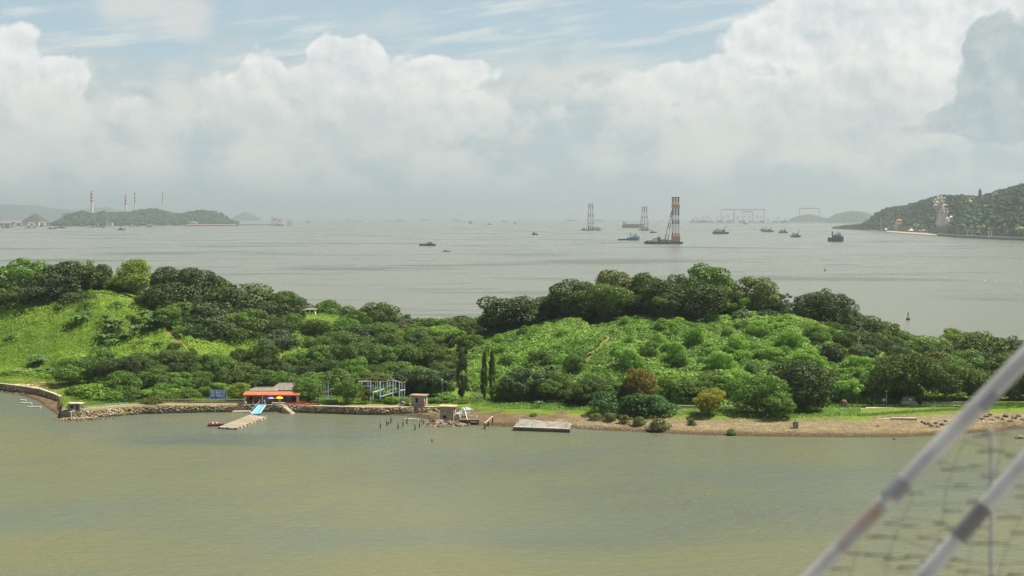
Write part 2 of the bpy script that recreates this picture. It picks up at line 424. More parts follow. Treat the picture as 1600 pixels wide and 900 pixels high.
# dirt paths and worn places, as plan polylines from photo pixels:  (px, Y)
PATHS = [([(150, 592), (185, 590), (212, 584), (240, 566), (262, 548), (285, 533), (310, 520)], .9),
         ([(905, 520), (935, 512), (958, 503), (945, 492), (930, 486), (905, 474), (880, 462), (845, 452)], .8), ([(915, 521.5), (958, 520.5)], 1.6)]
def pathdist(X, Y):
    d = np.full(np.shape(X), 99.0)
    for pts, w in PATHS:
        P = [(gx(p, y), y) for p, y in pts]
        for (ax, ay), (bx, by) in zip(P[:-1], P[1:]):
            L2 = (bx-ax)**2+(by-ay)**2
            t = np.clip(((X-ax)*(bx-ax)+(Y-ay)*(by-ay))/L2, 0, 1)
            d = np.minimum(d, np.hypot(X-ax-t*(bx-ax), Y-ay-t*(by-ay))/w)
    return d
def terrain():
    us = np.linspace(-0.48, 0.52, 640); ys = np.concatenate([np.arange(370, 440, .6), np.arange(440, 700, 1.3)])
    U, YY = np.meshgrid(us, ys); XX = U*YY
    Z = ground(XX, YY)
    V = np.stack([XX, YY, Z], -1).reshape(-1, 3)
    nu = len(us); ny = len(ys); I = np.arange(nu*ny).reshape(ny, nu)
    Q = np.stack([I[:-1, :-1], I[:-1, 1:], I[1:, 1:], I[1:, :-1]], -1).reshape(-1, 4)
    px = U*F+800
    s, w, t = tcol(px, 1), tcol(px, 2), tcol(px, 6)
    C = np.zeros(XX.shape+(4,)); C[..., 3] = 1
    grass = np.array(lin(92, 112, 36)[:3]); mud = np.array(lin(98, 82, 60)[:3]); grav = np.array([.175, .137, .068]); soil = np.array(lin(138, 116, 84)[:3]); dusty = np.array(lin(132, 118, 86)[:3])
    n = fbm(XX*.25, YY*.5, 21, 4); n2 = fbm(XX*.8, YY*1.2, 22, 3)
    beach = sstep((YY-s)/6)[..., None]
    right = sstep((px-850)/80)[..., None]
    bc = mud*(1-right)+(mud*(1-beach)+(grav*(.75+.5*n[..., None]))*beach)*right
    wet = (1-sstep((YY-s-1.5-3*n)/5))[..., None]; bc = bc*(1-.5*wet); bc = bc*(.72+.5*n2[..., None]+.25*(n2[..., None] > .52))
    ing = sstep((YY-w+1.5*(n-.45)*6)/1.2)[..., None]
    gc = grass*(.7+.6*n[..., None])
    pd = pathdist(XX, YY); pw = (1-sstep((pd-.8)/.7))[..., None]
    gc = gc*(1-pw)+soil*pw
    # bare walk along the shore and worn earth left of the bay wall
    walk = ((YY > w+1.2) & (YY < w+5+3*n) & (px > 98) & (px < 660))[..., None]
    gc = np.where(walk, dusty*(.85+.3*n2[..., None]), gc)
    worn = (sstep((n-.38)/.1)*(px > 20)*(px < 110)*(YY > 470)*(YY < 500))[..., None]
    gc = gc*(1-worn)+soil*worn
    C[..., :3] = bc*(1-ing)+gc*ing
    m = bpy.data.materials.new('island_soil_and_grass'); m.use_nodes = True; nt = m.node_tree; nt.nodes.clear(); S.nt = nt
    g = nt.nodes.new('ShaderNodeNewGeometry'); pos = S(g.outputs['Position'])
    nn = noise(pos, 1.2, 5, .65); vv = voro(pos, 2.2)
    hs = nt.nodes.new('ShaderNodeHueSaturation'); S.put(hs.inputs['Color'], attr('zone')); S.put(hs.inputs['Value'], nn*.9+vv*.35+.42)
    p = nt.nodes.new('ShaderNodeBsdfPrincipled'); nt.links.new(hs.outputs[0], p.inputs['Base Color']); p.inputs['Roughness'].default_value = .9; p.inputs['Specular IOR Level'].default_value = .15
    b = nt.nodes.new('ShaderNodeBump'); S.put(b.inputs['Height'], vv+nn); b.inputs['Distance'].default_value = .15; nt.links.new(b.outputs[0], p.inputs['Normal'])
    o = nt.nodes.new('ShaderNodeOutputMaterial'); nt.links.new(p.outputs[0], o.inputs[0])
    me = np_mesh('island_ground', V, Q, m, zone=C.reshape(-1, 4), smooth=True)
    tag(link('island_ground', me), label='hilly island ground with beach, soil and grass', kind='structure')
terrain()
# ================================================================ FOLIAGE MESHES
def quads(P, N, size, rng, aspect=1.0):
    """leaf faces at P facing about N: slightly bent four-cornered leaves"""
    n = len(P)
    r = rng.normal(size=(n, 3)); a = np.cross(N, r); a /= np.linalg.norm(a, axis=1)[:, None]+1e-9
    b = np.cross(N, a); s = (size*rng.uniform(.6, 1.35, n))[:, None]
    k1 = rng.uniform(.6, 1.1, (n, 1)); bend = N*s*rng.uniform(-.25, .25, (n, 1))
    v0 = P-a*s*.5*aspect; v1 = P-b*s*.42*k1+bend; v2 = P+a*s*.5*aspect; v3 = P+b*s*.42-bend
    V = np.stack([v0, v1, v2, v3], 1).reshape(-1, 3)
    Q = np.arange(4*n).reshape(n, 4)
    return V, Q
def crown_mesh(name, m, seed, lobes, leaves, leaf, shape='dome', lobe_r=(.13, .22), zlo=.10, hollow=.6, inner=.15, jitter=.8):
    """crown of unit height and width made of overlapping leaf clumps"""
    rng = np.random.default_rng(seed); cs = []; rs = []
    tries = 0; ph = rng.uniform(0, 6.28, 3)
    while len(cs) < lobes and tries < 6000:
        tries += 1
        q = rng.normal(size=3); q /= np.linalg.norm(q); rad = rng.uniform(.45, 1)**.5
        if shape == 'dome': c = np.array([q[0]*.40*rad, q[1]*.40*rad, .54+q[2]*.36*rad])
        elif shape == 'round': c = np.array([q[0]*.38*rad, q[1]*.38*rad, .53+q[2]*.37*rad])
        elif shape == 'flat': c = np.array([q[0]*.40*rad, q[1]*.40*rad, .78+q[2]*.12*rad])
        elif shape == 'column':
            t = rng.uniform(0, 1); w = .42*(1-t)**.6*(.25+min(1, t*5)*.75); c = np.array([q[0]*w*rad, q[1]*w*rad, .10+.82*t])
        elif shape == 'tall':
            t = rng.uniform(0, 1); w = .40*math.sin(math.pi*(.14+.76*t))**.7; c = np.array([q[0]*w, q[1]*w, .16+.72*t])
        else: c = np.array([q[0]*.36*rad, q[1]*.36*rad, .12+abs(q[2])*.62*rad])   # bush: down to the ground
        if shape != 'column':
            th = math.atan2(q[1], q[0]); kk = 1+.20*math.sin(2*th+ph[0])+.16*math.sin(3*th+ph[1]); c[0] *= kk; c[1] *= kk; c[2] += .06*math.sin(th+ph[2])
            if rng.random() < .14: c[0] *= 1.18; c[1] *= 1.18
        r = rng.uniform(*lobe_r)*rng.choice([.7, 1, 1.15])
        if c[2]-r < zlo-.08 and shape not in ('bush', 'column'): continue
        if c[2]+r > 1.0: c[2] = 1.0-r
        cs.append(c); rs.append(r)
    cs = np.array(cs); rs = np.array(rs); K = len(cs)
    w = rs**2/np.sum(rs**2); idx = rng.choice(K, leaves, p=w)
    q = rng.normal(size=(leaves, 3)); q /= np.linalg.norm(q, axis=1)[:, None]
    fl = np.array([1, 1, .78]); rad = 1-inner*rng.uniform(0, 1, leaves)**1.5+rng.normal(0, .05, leaves)
    P = cs[idx]+q*fl*(rs[idx]*rad)[:, None]
    D = np.linalg.norm((P[:, None, :]-cs[None])/fl, axis=2)/rs[None]
    D[np.arange(leaves), idx] = 9
    keep = (D.min(1) > hollow) & (P[:, 2] > .02)
    P = P[keep]; q = q[keep]; idx = idx[keep]
    N = q+rng.normal(0, jitter*.6, P.shape)+np.array([0, 0, .25]); N /= np.linalg.norm(N, axis=1)[:, None]
    V, Q = quads(P, N, leaf, rng)
    tone = np.clip(rng.uniform(.1, .9, K)[idx]*.55+rng.uniform(0, .45, len(P)), 0, 1)
    return np_mesh(name, V, Q, m, tone=tone)
def trunk_mesh(name, m, seed, h=.55, r=.022, limbs=6, spread=.28, lean=0.03):
    rng = random.Random(seed); b = MB(); top = Vector((rng.uniform(-lean, lean), rng.uniform(-lean, lean), h*.6))
    b.tube((0, 0, -.06), top*.5, r*1.35, r, 7); b.tube(top*.5, top, r, r*.75, 7)
    for i in range(limbs):
        a = 2*math.pi*(i+rng.uniform(-.3, .3))/limbs; s = spread*rng.uniform(.6, 1)
        st = top*rng.uniform(.6, 1.0); mid = st+Vector((math.cos(a)*s*.5, math.sin(a)*s*.5, h*.22)); en = st+Vector((math.cos(a)*s, math.sin(a)*s, h*rng.uniform(.45, .75)))
        b.tube(st, mid, r*.6, r*.42, 5); b.tube(mid, en, r*.42, r*.15, 5)
    me = bpy.data.meshes.new(name); me.from_pydata(b.v, [], b.f); me.materials.append(m); me.update(); return me
BARK = mat('bark', (.20, .16, .12), (.10, .08, .06), scale=3, bump=.02)
L = {
 'dark':   leafmat('leaf_dark_green', (0.038, 0.076, 0.015), (0.121, 0.186, 0.036), .24),
 'deep':   leafmat('leaf_blackish_green', (0.034, 0.059, 0.018), (0.090, 0.133, 0.039), .18),
 'mid':    leafmat('leaf_mid_green', (0.053, 0.114, 0.016), (0.155, 0.263, 0.040)),
 'bright': leafmat('leaf_bright_green', (0.086, 0.173, 0.020), (0.218, 0.359, 0.049), .32),
 'lime':   leafmat('leaf_yellow_green', (0.105, 0.172, 0.021), (0.253, 0.343, 0.051), .35),
 'olive':  leafmat('leaf_olive', (0.066, 0.092, 0.021), (0.165, 0.183, 0.047)),
 'grey':   leafmat('leaf_grey_green', (0.046, 0.082, 0.033), (0.111, 0.172, 0.067), .2),
 'rust':   leafmat('leaf_rusty', (.085, .095, .018), (.260, .190, .040)),
 'gold':   leafmat('leaf_golden_green', (0.121, 0.137, 0.017), (0.330, 0.309, 0.043)),
 'teal':   leafmat('leaf_blue_green', (0.033, 0.089, 0.026), (0.088, 0.177, 0.050)),
 'brown':  leafmat('leaf_dry_brown', (.090, .075, .050), (.180, .150, .105)),
 'palm':   leafmat('leaf_banana', (.045, .100, .030), (.130, .220, .070), .35),
}
L['creep'] = leafmat('leaf_creeper_bush', (0.096, 0.203, 0.027), (0.248, 0.419, 0.061), .3)
CROWNS = {}
def crown(shape, col, var):
    key = (shape, col, var)
    if key not in CROWNS:
        sd = hash2(np.array([len(shape)*7+ord(shape[0])]), np.array([var]), 3)[0]; sd = int(sd*1e5)+var*13+sum(map(ord, col))
        P = {'dome': dict(lobes=60, leaves=14000, leaf=.034, shape='dome', lobe_r=(.09, .18)),
             'round': dict(lobes=54, leaves=13000, leaf=.035, shape='round', lobe_r=(.09, .18)),
             'airy': dict(lobes=34, leaves=7500, leaf=.030, shape='round', lobe_r=(.06, .14), inner=.6, jitter=1.2),
             'flat': dict(lobes=30, leaves=6000, leaf=.034, shape='flat', lobe_r=(.08, .14), zlo=.5),
             'column': dict(lobes=60, leaves=7000, leaf=.042, shape='column', lobe_r=(.07, .12), inner=.6, jitter=1.3),
             'tall': dict(lobes=34, leaves=11000, leaf=.033, shape='tall', lobe_r=(.11, .19)),
             'bush': dict(lobes=28, leaves=4600, leaf=.055, shape='bush', lobe_r=(.14, .24))}[shape]
        CROWNS[key] = crown_mesh('crown', L[col], sd, **P)
    return CROWNS[key]
TRUNKS = [trunk_mesh('trunk', BARK, 3), trunk_mesh('trunk', BARK, 8, limbs=7, spread=.33), trunk_mesh('trunk', BARK, 12, h=.7, r=.016, limbs=5)]
RNG = random.Random(77)
def tree(px, top, wpx, Y, shape, col, label, group=None, name=None, depthk=1.0, cat=None):
    """px, top row and width in photo pixels; Y is the true distance, the height follows"""
    X = gx(px, Y); z0 = gz(X, Y); W = wpx/F*Y; zt = CH-(top-Y0)*Y/F; H = max(zt-z0, W*(.85 if shape in ('dome', 'round', 'airy') else .62)); z0 = min(z0, zt-H)
    if name is None: name = {'bush': 'bush', 'column': 'casuarina_tree'}.get(shape, 'broadleaf_tree')
    if shape == 'bush': cat = cat or 'bush'
    t = thing(name, label, cat or 'tree', (X, Y, z0-.1), RNG.uniform(0, 6.28), group)
    sxy = W*1.2
    c = link('crown', crown(shape, col, RNG.randrange(3)), t); c.scale = (sxy*RNG.uniform(.88, 1.12), sxy*RNG.uniform(.88, 1.12), H)
    tr = link('trunk' if shape != 'bush' else 'stem', TRUNKS[2 if shape == 'column' else RNG.randrange(2)], t); tr.scale = (sxy, sxy, H) if shape != 'column' else (sxy*.8, sxy*.8, H*1.3)
    return t
# one row per tree: px, top, width, distance, shape, colour, label
TREES = [
 (32, 400, 84, 606, 'dome', 'mid', 'wide bright domed tree at the far left end of the hilltop skyline'),
 (104, 405, 92, 597, 'dome', 'deep', 'big blackish-green domed tree on the left hilltop above the open slope'),
 (16, 442, 66, 588, 'round', 'dark', 'dark tree cut by the left edge of the photo below the domed skyline tree'),
 (72, 432, 62, 586, 'dome', 'grey', 'dull grey-green tree at the lower left edge of the hilltop grove'),
 (115, 448, 66, 584, 'round', 'deep', 'dark tree hanging over the top of the left grassy slope'),
 (134, 404, 46, 606, 'round', 'bright', 'light green tree peeping over the dark hilltop grove at left'),
 (160, 410, 26, 606, 'tall', 'deep', 'thin dark ragged tree in the gap left of the yellow-green hilltop tree'),
 (207, 402, 62, 600, 'round', 'lime', 'tall yellow-green tree standing alone on the left skyline'),
 (182, 432, 36, 602, 'round', 'mid', 'small mid-green tree tucked against the yellow-green hilltop tree'),
 (262, 414, 52, 592, 'dome', 'deep', 'first dark crown right of the yellow-green hilltop tree'),
 (304, 415, 84, 588, 'dome', 'deep', 'broad dark crown at the top of the big grove left of centre'),
 (262, 448, 70, 575, 'round', 'dark', 'dark tree shading the dirt path on the left hill'),
 (340, 428, 46, 594, 'round', 'dark', 'dark crown behind the shoulder of the big left grove'),
 (375, 440, 92, 580, 'dome', 'deep', 'very broad dark crown on the right shoulder of the left grove'),
 (444, 452, 58, 578, 'dome', 'dark', 'dark crown at the right end of the left grove, beside the saddle'),
 (322, 462, 84, 566, 'round', 'dark', 'dark tree in the middle of the left grove below the skyline'),
 (272, 476, 48, 553, 'dome', 'mid', 'fresh green rounded tree beside the dirt path'),
 (373, 480, 56, 552, 'airy', 'bright', 'fern-green feathery tree in front of the dark left grove'),
 (405, 470, 80, 568, 'round', 'deep', 'dark tree between the feathery green tree and the saddle'),
 (455, 488, 44, 560, 'round', 'mid', 'mid-green tree left of the bright gully on the saddle'),
 (436, 513, 54, 536, 'dome', 'grey', 'low grey-green tree at the foot of the left grove by the bright gully'),
 (335, 506, 58, 545, 'round', 'deep', 'dark tree low in the left grove above the wood'),
 (300, 505, 40, 545, 'dome', 'teal', 'blue-green tree at the lower left of the left grove'),
 (515, 466, 62, 600, 'dome', 'mid', 'round green tree on the skyline right of the saddle hut'),
 (556, 480, 58, 590, 'airy', 'mid', 'thin-leaved green tree on the skyline between two domed ones'),
 (590, 470, 70, 598, 'dome', 'dark', 'domed skyline tree over the middle of the wood'),
 (638, 485, 40, 603, 'airy', 'grey', 'thin greyish tree on the skyline above the bare brown tree'),
 (631, 500, 36, 578, 'airy', 'brown', 'leafless brown tree among green ones in the central wood'),
 (672, 494, 64, 588, 'dome', 'mid', 'green skyline tree right of the bare brown one'),
 (722, 491, 58, 592, 'dome', 'dark', 'last skyline tree before the right hill, low against the water'),
 (757, 488, 34, 570, 'round', 'mid', 'small green tree where the right hill begins'),
 (546, 494, 52, 570, 'round', 'mid', 'mid-green tree at the right of the bright gully'),
 (597, 500, 58, 565, 'round', 'mid', 'leafy tree below the domed skyline tree in the central wood'),
 (521, 515, 56, 550, 'dome', 'dark', 'dark tree at the lower right of the bright gully'),
 (616, 514, 42, 548, 'airy', 'lime', 'yellow-green tree bright among the dark central wood'),
 (655, 506, 58, 566, 'round', 'dark', 'dark tree between the yellow-green and the flat-topped trees'),
 (697, 508, 62, 540, 'flat', 'bright', 'flat-topped light green tree spreading over a black shaded hollow'),
 (566, 518, 60, 546, 'round', 'dark', 'dark tree in the centre of the wood above the wrecked frames'),
 (735, 520, 46, 530, 'round', 'mid', 'green tree behind the tips of the two casuarinas'),
 (812, 457, 92, 548, 'dome', 'deep', 'large dark dome at the left end of the right hill skyline'),
 (858, 460, 50, 550, 'round', 'dark', 'dark tree between the large left dome and the next tall crown'),
 (776, 482, 40, 548, 'round', 'mid', 'green tree at the left foot of the large dark dome'),
 (896, 433, 84, 542, 'dome', 'deep', 'tall dark crown left of the yellowish skyline tree'),
 (966, 419, 82, 550, 'dome', 'olive', 'yellowish-topped crown on the right hill skyline'),
 (944, 440, 72, 532, 'dome', 'dark', 'dark tree shading the bare earth patch on the crest'),
 (1008, 420, 62, 545, 'round', 'dark', 'dark crown just right of the yellowish skyline tree'),
 (1036, 430, 62, 530, 'dome', 'deep', 'dark crown left of the tallest tree on the right hill'),
 (1105, 408, 84, 538, 'round', 'mid', 'tallest tree on the right hill, mid green and round'),
 (1084, 436, 88, 521, 'dome', 'deep', 'big dark tree in front of the tallest tree on the right hill'),
 (1046, 452, 56, 518, 'round', 'dark', 'dark tree on the brow left of the big dark one'),
 (1180, 429, 62, 532, 'dome', 'olive', 'brownish-olive tree right of the tallest tree'),
 (1153, 455, 34, 528, 'round', 'bright', 'small bright tree squeezed below the brownish-olive one'),
 (1233, 452, 46, 530, 'airy', 'teal', 'open-branched blue-green tree alone on the skyline'),
 (1290, 448, 76, 526, 'dome', 'deep', 'round dark tree standing where the right hill starts to fall'),
 (1262, 470, 36, 532, 'round', 'dark', 'small dark tree behind the left side of the round dark one'),
 (1336, 486, 66, 522, 'dome', 'deep', 'dark crown on the falling ridge, first below the round dark tree'),
 (1372, 495, 60, 520, 'round', 'dark', 'dark crown on the falling ridge, second below the round dark tree'),
 (1404, 512, 46, 520, 'round', 'mid', 'mid-green crown at the dip of the right ridge'),
 (1342, 514, 76, 506, 'dome', 'deep', 'low wide dark tree on the slope under the falling ridge'),
 (1442, 522, 84, 512, 'dome', 'mid', 'wide mid-green dome right of the ridge dip'),
 (1490, 508, 58, 530, 'airy', 'lime', 'pale thin yellow-green tree on the right skyline'),
 (1534, 514, 92, 518, 'dome', 'dark', 'wide dark dome on the right skyline beside the pale tree'),
 (1585, 522, 76, 516, 'dome', 'deep', 'dark crown on the skyline touching the blurred pipe'),
 (1640, 535, 80, 510, 'dome', 'dark', 'dark crown on the skyline at the right edge of the photo'),
 (1385, 548, 50, 490, 'airy', 'bright', 'bright green tree in the fold above the two big shore trees'),
 (1510, 542, 58, 490, 'round', 'mid', 'green tree low on the right ridge above the shore grove'),
 (1562, 552, 62, 485, 'round', 'dark', 'dark tree on the low right ridge behind the blurred pipe'),
 (1462, 545, 56, 488, 'round', 'olive', 'olive tree on the low right ridge between green ones'),
 # along the shore
 (150, 590, 60, 446, 'bush', 'bright', 'bright green bushy mound behind the left end of the sea wall'),
 (190, 578, 60, 452, 'round', 'mid', 'leafy tree over the sea wall between the bright mound and the olive bush'),
 (122, 598, 34, 455, 'bush', 'mid', 'green bush at the bay corner of the sea wall'),
 (120, 628, 22, 424, 'bush', 'bright', 'small bright bush behind the little guard hut'),
 (236, 616, 40, 435, 'bush', 'olive', 'olive bush drooping over the sea wall'),
 (374, 596, 34, 443, 'round', 'lime', 'yellowish tree between the blue sign and the red roof'),
 (350, 624, 18, 442, 'bush', 'mid', 'low bush at the right foot of the blue sign'),
 (302, 618, 24, 440, 'bush', 'bright', 'light green bush left of the blue sign'),
 (482, 588, 46, 441, 'dome', 'mid', 'spreading light tree at the right end of the red roof'),
 (541, 587, 44, 437, 'tall', 'mid', 'full green tree leaning over the sea wall between the two wrecked frames'),
 (572, 606, 22, 436, 'airy', 'olive', 'thin olive shrub left of the tall blue frame'),
 (590, 604, 26, 446, 'round', 'mid', 'small green tree seen through the tall blue frame'),
 (614, 617, 22, 436, 'bush', 'mid', 'round clipped bush at the foot of the tall blue frame'),
 (633, 618, 24, 440, 'bush', 'bright', 'light green bush left of the brick hut'),
 (697, 608, 36, 442, 'bush', 'mid', 'largest bush right of the brick hut'),
 (678, 618, 26, 438, 'bush', 'teal', 'bush touching the right wall of the brick hut'),
 (722, 620, 24, 438, 'bush', 'mid', 'bush between the brick hut and the casuarinas'),
 (745, 622, 20, 440, 'bush', 'dark', 'small dark bush left of the two casuarinas'),
 (722, 540, 26, 447, 'column', 'grey', 'widest greyish casuarina, left of the pair'),
 (757, 546, 15, 446, 'column', 'dark', 'left one of the two slim dark casuarinas'),
 (769, 544, 15, 448, 'column', 'dark', 'right one of the two slim dark casuarinas'),
 (810, 573, 52, 442, 'round', 'grey', 'drooping grey-green tree behind the lawn, left one'),
 (847, 578, 46, 441, 'round', 'grey', 'drooping grey-green tree behind the lawn, right one'),
 (880, 590, 38, 440, 'round', 'mid', 'green tree behind the right end of the lawn'),
 (915, 588, 50, 432, 'round', 'dark', 'dark green tree above the low wall by the lawn'),
 (1001, 571, 50, 428, 'round', 'rust', 'rusty-orange tinted tree above the beach'),
 (946, 605, 52, 417, 'bush', 'teal', 'blue-green thicket at the right end of the lawn'),
 (990, 607, 56, 414, 'bush', 'teal', 'blue-green thicket under the rusty tree'),
 (1030, 610, 42, 413, 'bush', 'teal', 'blue-green thicket right of the rusty tree'),
 (1060, 584, 66, 436, 'dome', 'mid', 'green tree arching over the shaded walk left of the golden tree'),
 (1108, 604, 46, 411, 'round', 'gold', 'golden-green tree standing out on the beach edge'),
 (1135, 580, 52, 438, 'dome', 'mid', 'green tree behind the golden-green one'),
 (1182, 578, 74, 414, 'tall', 'mid', 'large green tree drooping to the beach'),
 (1212, 608, 50, 408, 'round', 'mid', 'lower green crown beside the large drooping tree'),
 (1256, 560, 86, 422, 'dome', 'deep', 'blackish round tree right of the large drooping tree'),
 (1240, 592, 60, 418, 'round', 'dark', 'dark crown low in front of the blackish round tree'),
 (1345, 560, 66, 442, 'airy', 'bright', 'bright leafy tree behind the yellow hedge'),
 (1318, 585, 44, 438, 'round', 'mid', 'green tree left of the bright one behind the yellow hedge'),
 (1416, 548, 88, 436, 'dome', 'dark', 'large dark banyan-like tree over the stone monument'),
 (1478, 562, 66, 438, 'dome', 'dark', 'dark tree right of the large one over the monument'),
 (1528, 572, 58, 440, 'dome', 'dark', 'dark tree behind the upper stretch of the blurred pipe'),
 (1578, 566, 66, 442, 'dome', 'deep', 'dark shore tree at the right, under the blurred pipe'),
 (1635, 570, 70, 444, 'dome', 'dark', 'dark shore tree at the right edge of the photo'),
 # on the beach
 (952, 641, 22, 408, 'bush', 'olive', 'left small mangrove bush on the beach by the concrete slab'),
 (931, 643, 20, 410, 'bush', 'olive', 'flat mangrove bush at the left end of the beach row'),
 (976, 645, 16, 404, 'bush', 'olive', 'smallest mangrove bush of the beach row'),
 (998, 648, 22, 401, 'bush', 'olive', 'mangrove bush in the middle of the beach row'),
 (1029, 650, 28, 394, 'bush', 'olive', 'largest mangrove bush of the beach row'),
 (1081, 652, 13, 400, 'bush', 'olive', 'lone small bush on the pale gravel'),
 (1142, 667, 15, 387, 'bush', 'mid', 'lone bush standing at the edge of the water'),
 (833, 643, 12, 417, 'bush', 'mid', 'small bush on the mud behind the concrete slab'),
 (1160, 478, 38, 519, 'bush', 'grey', 'grey shrub on the brow of the right hill, left one'),
 (1195, 479, 30, 519, 'bush', 'grey', 'grey shrub on the brow of the right hill, right one'),
 (1235, 502, 34, 510, 'bush', 'deep', 'dark bush at the top right of the creeper slope'),
 (1197, 512, 30, 506, 'bush', 'dark', 'dark green bush high on the creeper slope'),
 (830, 508, 66, 532, 'bush', 'bright', 'wide light bush on the brow right of the large dark dome'),
 (893, 494, 40, 531, 'bush', 'mid', 'bush under the tall dark crown on the brow'),
 (92, 484, 26, 578, 'bush', 'mid', 'leafy bush under the dark trees on the left slope'),
 (150, 468, 40, 585, 'bush', 'mid', 'low bush at the top of the left grassy slope'),
 (10, 574, 44, 510, 'bush', 'mid', 'bush at the left edge above the bay wall'),
 (3, 588, 36, 500, 'bush', 'bright', 'light bush at the left edge by the pale retaining wall'),
]
for r in TREES: tree(*r[:7], name=(None))
# the dense wood behind the sea wall: rows that nothing tells apart
WOODL = 'leafy tree in the dense dark green wood behind the sea wall'
def wood(x0, x1, step, top, Y, cols, jit=9):
    x = x0
    while x < x1:
        Yj = Y+RNG.uniform(-6, 6)
        tree(x+RNG.uniform(-6, 6), top(x)+RNG.uniform(-jit, jit), RNG.uniform(40, 58), Yj, RNG.choice(['dome', 'round', 'tall']), RNG.choice(cols), WOODL, 'trees of the wood behind the sea wall')
        x += step
wood(160, 500, 36, lambda x: 548-(x > 330)*4, 506, ['dark', 'dark', 'mid', 'deep'])
wood(505, 720, 34, lambda x: 540, 508, ['dark', 'dark', 'mid', 'deep'])
wood(500, 700, 36, lambda x: 522, 530, ['dark', 'mid', 'deep'])
wood(110, 700, 34, lambda x: 560, 484, ['dark', 'mid', 'dark', 'deep'])
wood(205, 700, 36, lambda x: 574, 464, ['dark', 'dark', 'deep', 'mid'], 6)
wood(640, 720, 30, lambda x: 575, 458, ['dark', 'grey'], 6)
wood(255, 350, 30, lambda x: 592, 450, ['mid', 'dark'], 5)
GL = 'dark tree inside the large grove left of the saddle'
for (px, top, w, Y) in [(252, 440, 62, 578), (296, 436, 84, 578), (345, 446, 84, 574), (398, 455, 78, 574), (432, 466, 66, 568), (318, 468, 84, 562), (366, 470, 70, 566), (402, 480, 80, 556), (268, 462, 50, 572), (340, 490, 70, 549), (388, 500, 66, 546), (430, 494, 58, 552), (300, 488, 56, 556), (360, 482, 84, 558), (455, 478, 46, 574)]:
    tree(px, top, w, Y, RNG.choice(['dome', 'round']), RNG.choice(['dark', 'deep', 'deep']), GL, 'dark trees inside the large left grove')
wood(500, 735, 32, lambda x: 504, 560, ['dark', 'mid', 'deep'])
LW = 'leafy tree in the belt of trees along the foot of the right hill'
x = 790
while x < 1400:
    Yj = RNG.uniform(434, 448); Yj = Yj-6*(x > 900); tree(x+RNG.uniform(-5, 5), RNG.uniform(574, 600), RNG.uniform(40, 58), Yj, RNG.choice(['round', 'dome', 'tall']), RNG.choice(['mid', 'dark', 'mid', 'creep', 'teal', 'dark']), LW, 'belt of trees at the foot of the right hill'); x += 24
CB = 'bright creeper-smothered bush swelling out of the green slope of the right hill'
for i in range(100):
    px = RNG.uniform(770, 1400); f_ = RNG.uniform(0, 1)**1.1; a_, b_ = float(tcol(px, 6)), float(tcol(px, 7)); Yb = a_+3+(b_-a_-6)*f_
    if abs(px-(935-(500-Yb)*.9)) < 22: continue
    lft = px < 960 and f_ > .25
    if lft and RNG.random() < .55: continue
    z_ = gz(gx(px, Yb), Yb)+RNG.uniform(3.6, 6.6)+(1.5 if f_ < .35 else 0)
    tree(px, Y0+(CH-z_)*F/Yb, RNG.uniform(16, 36), Yb, 'bush', RNG.choice(['creep', 'creep', 'creep', 'mid'] if f_ > .3 else ['creep', 'creep', 'mid', 'creep', 'mid', 'dark', 'teal']), CB, 'creeper-covered bushes on the right hill slope')
SL = 'taller leafy tree rising from the creepers on the right hill slope'
for (px, f_, w) in [(1150, .55, 34), (1185, .75, 30), (1200, .45, 40), (1235, .62, 38), (1262, .40, 44), (1275, .75, 36), (1300, .55, 46), (1322, .78, 40), (1338, .40, 44), (1350, .62, 46), (1372, .80, 44), (1385, .48, 46), (1410, .68, 44), (1125, .35, 36), (1060, .45, 34), (1085, .62, 28), (985, .35, 36), (1015, .5, 28), (900, .3, 34), (845, .4, 30)]:
    a_, b_ = float(tcol(px, 6)), float(tcol(px, 7)); Yb = a_+3+(b_-a_-6)*f_; z_ = gz(gx(px, Yb), Yb)+RNG.uniform(6.0, 9.0); tree(px, Y0+(CH-z_)*F/Yb, w, Yb, RNG.choice(['round', 'dome']), RNG.choice(['creep', 'mid', 'creep', 'creep'] if px < 1290 else ['dark', 'mid', 'deep', 'creep']), SL, 'taller trees on the right hill slope')
CBL = 'low leafy bush standing in the bright weeds of the left hill slope'
for (px, Yb) in [(125, 558), (172, 554), (182, 546), (232, 550), (243, 552), (60, 528), (168, 539), (196, 541), (140, 575), (182, 574), (205, 560), (92, 573), (20, 560), (215, 538), (150, 530), (245, 535), (275, 530), (300, 528)]:
    z_ = gz(gx(px, Yb), Yb)+RNG.uniform(2.0, 3.8); tree(px, Y0+(CH-z_)*F/Yb, RNG.uniform(18, 34), Yb, 'bush', RNG.choice(['mid', 'dark', 'teal']), CBL, 'bushes on the left hill slope')
FB = 'fresh green bush crowding the back of the sea wall walk left of the blue sign'
for px in range(148, 316, 14):
    tree(px+RNG.uniform(-4, 4), RNG.uniform(596, 614), RNG.uniform(26, 40), 441+RNG.uniform(-1, 6), 'bush', RNG.choice(['bright', 'mid', 'mid', 'dark']), FB, 'bushes behind the sea wall walk')
BR = 'dark undergrowth bush closing the gap under the skyline trees'
for (a, b, Y) in [(0, 470, 606), (760, 880, 552), (885, 1140, 536), (1150, 1330, 536), (560, 760, 600)]:
    x = a
    while x < b:
        Yj = Y+RNG.uniform(-3, 3); zt_ = gz(gx(x, Yj), Yj)+RNG.uniform(4, 6.5); tree(x, Y0+(CH-zt_)*F/Yj, RNG.uniform(34, 46), Yj, 'bush', RNG.choice(['dark', 'deep', 'mid']), BR, 'undergrowth bushes under the skyline trees'); x += 21
RX = 'dark leafy tree of the shore grove running on past the right edge of the photo'
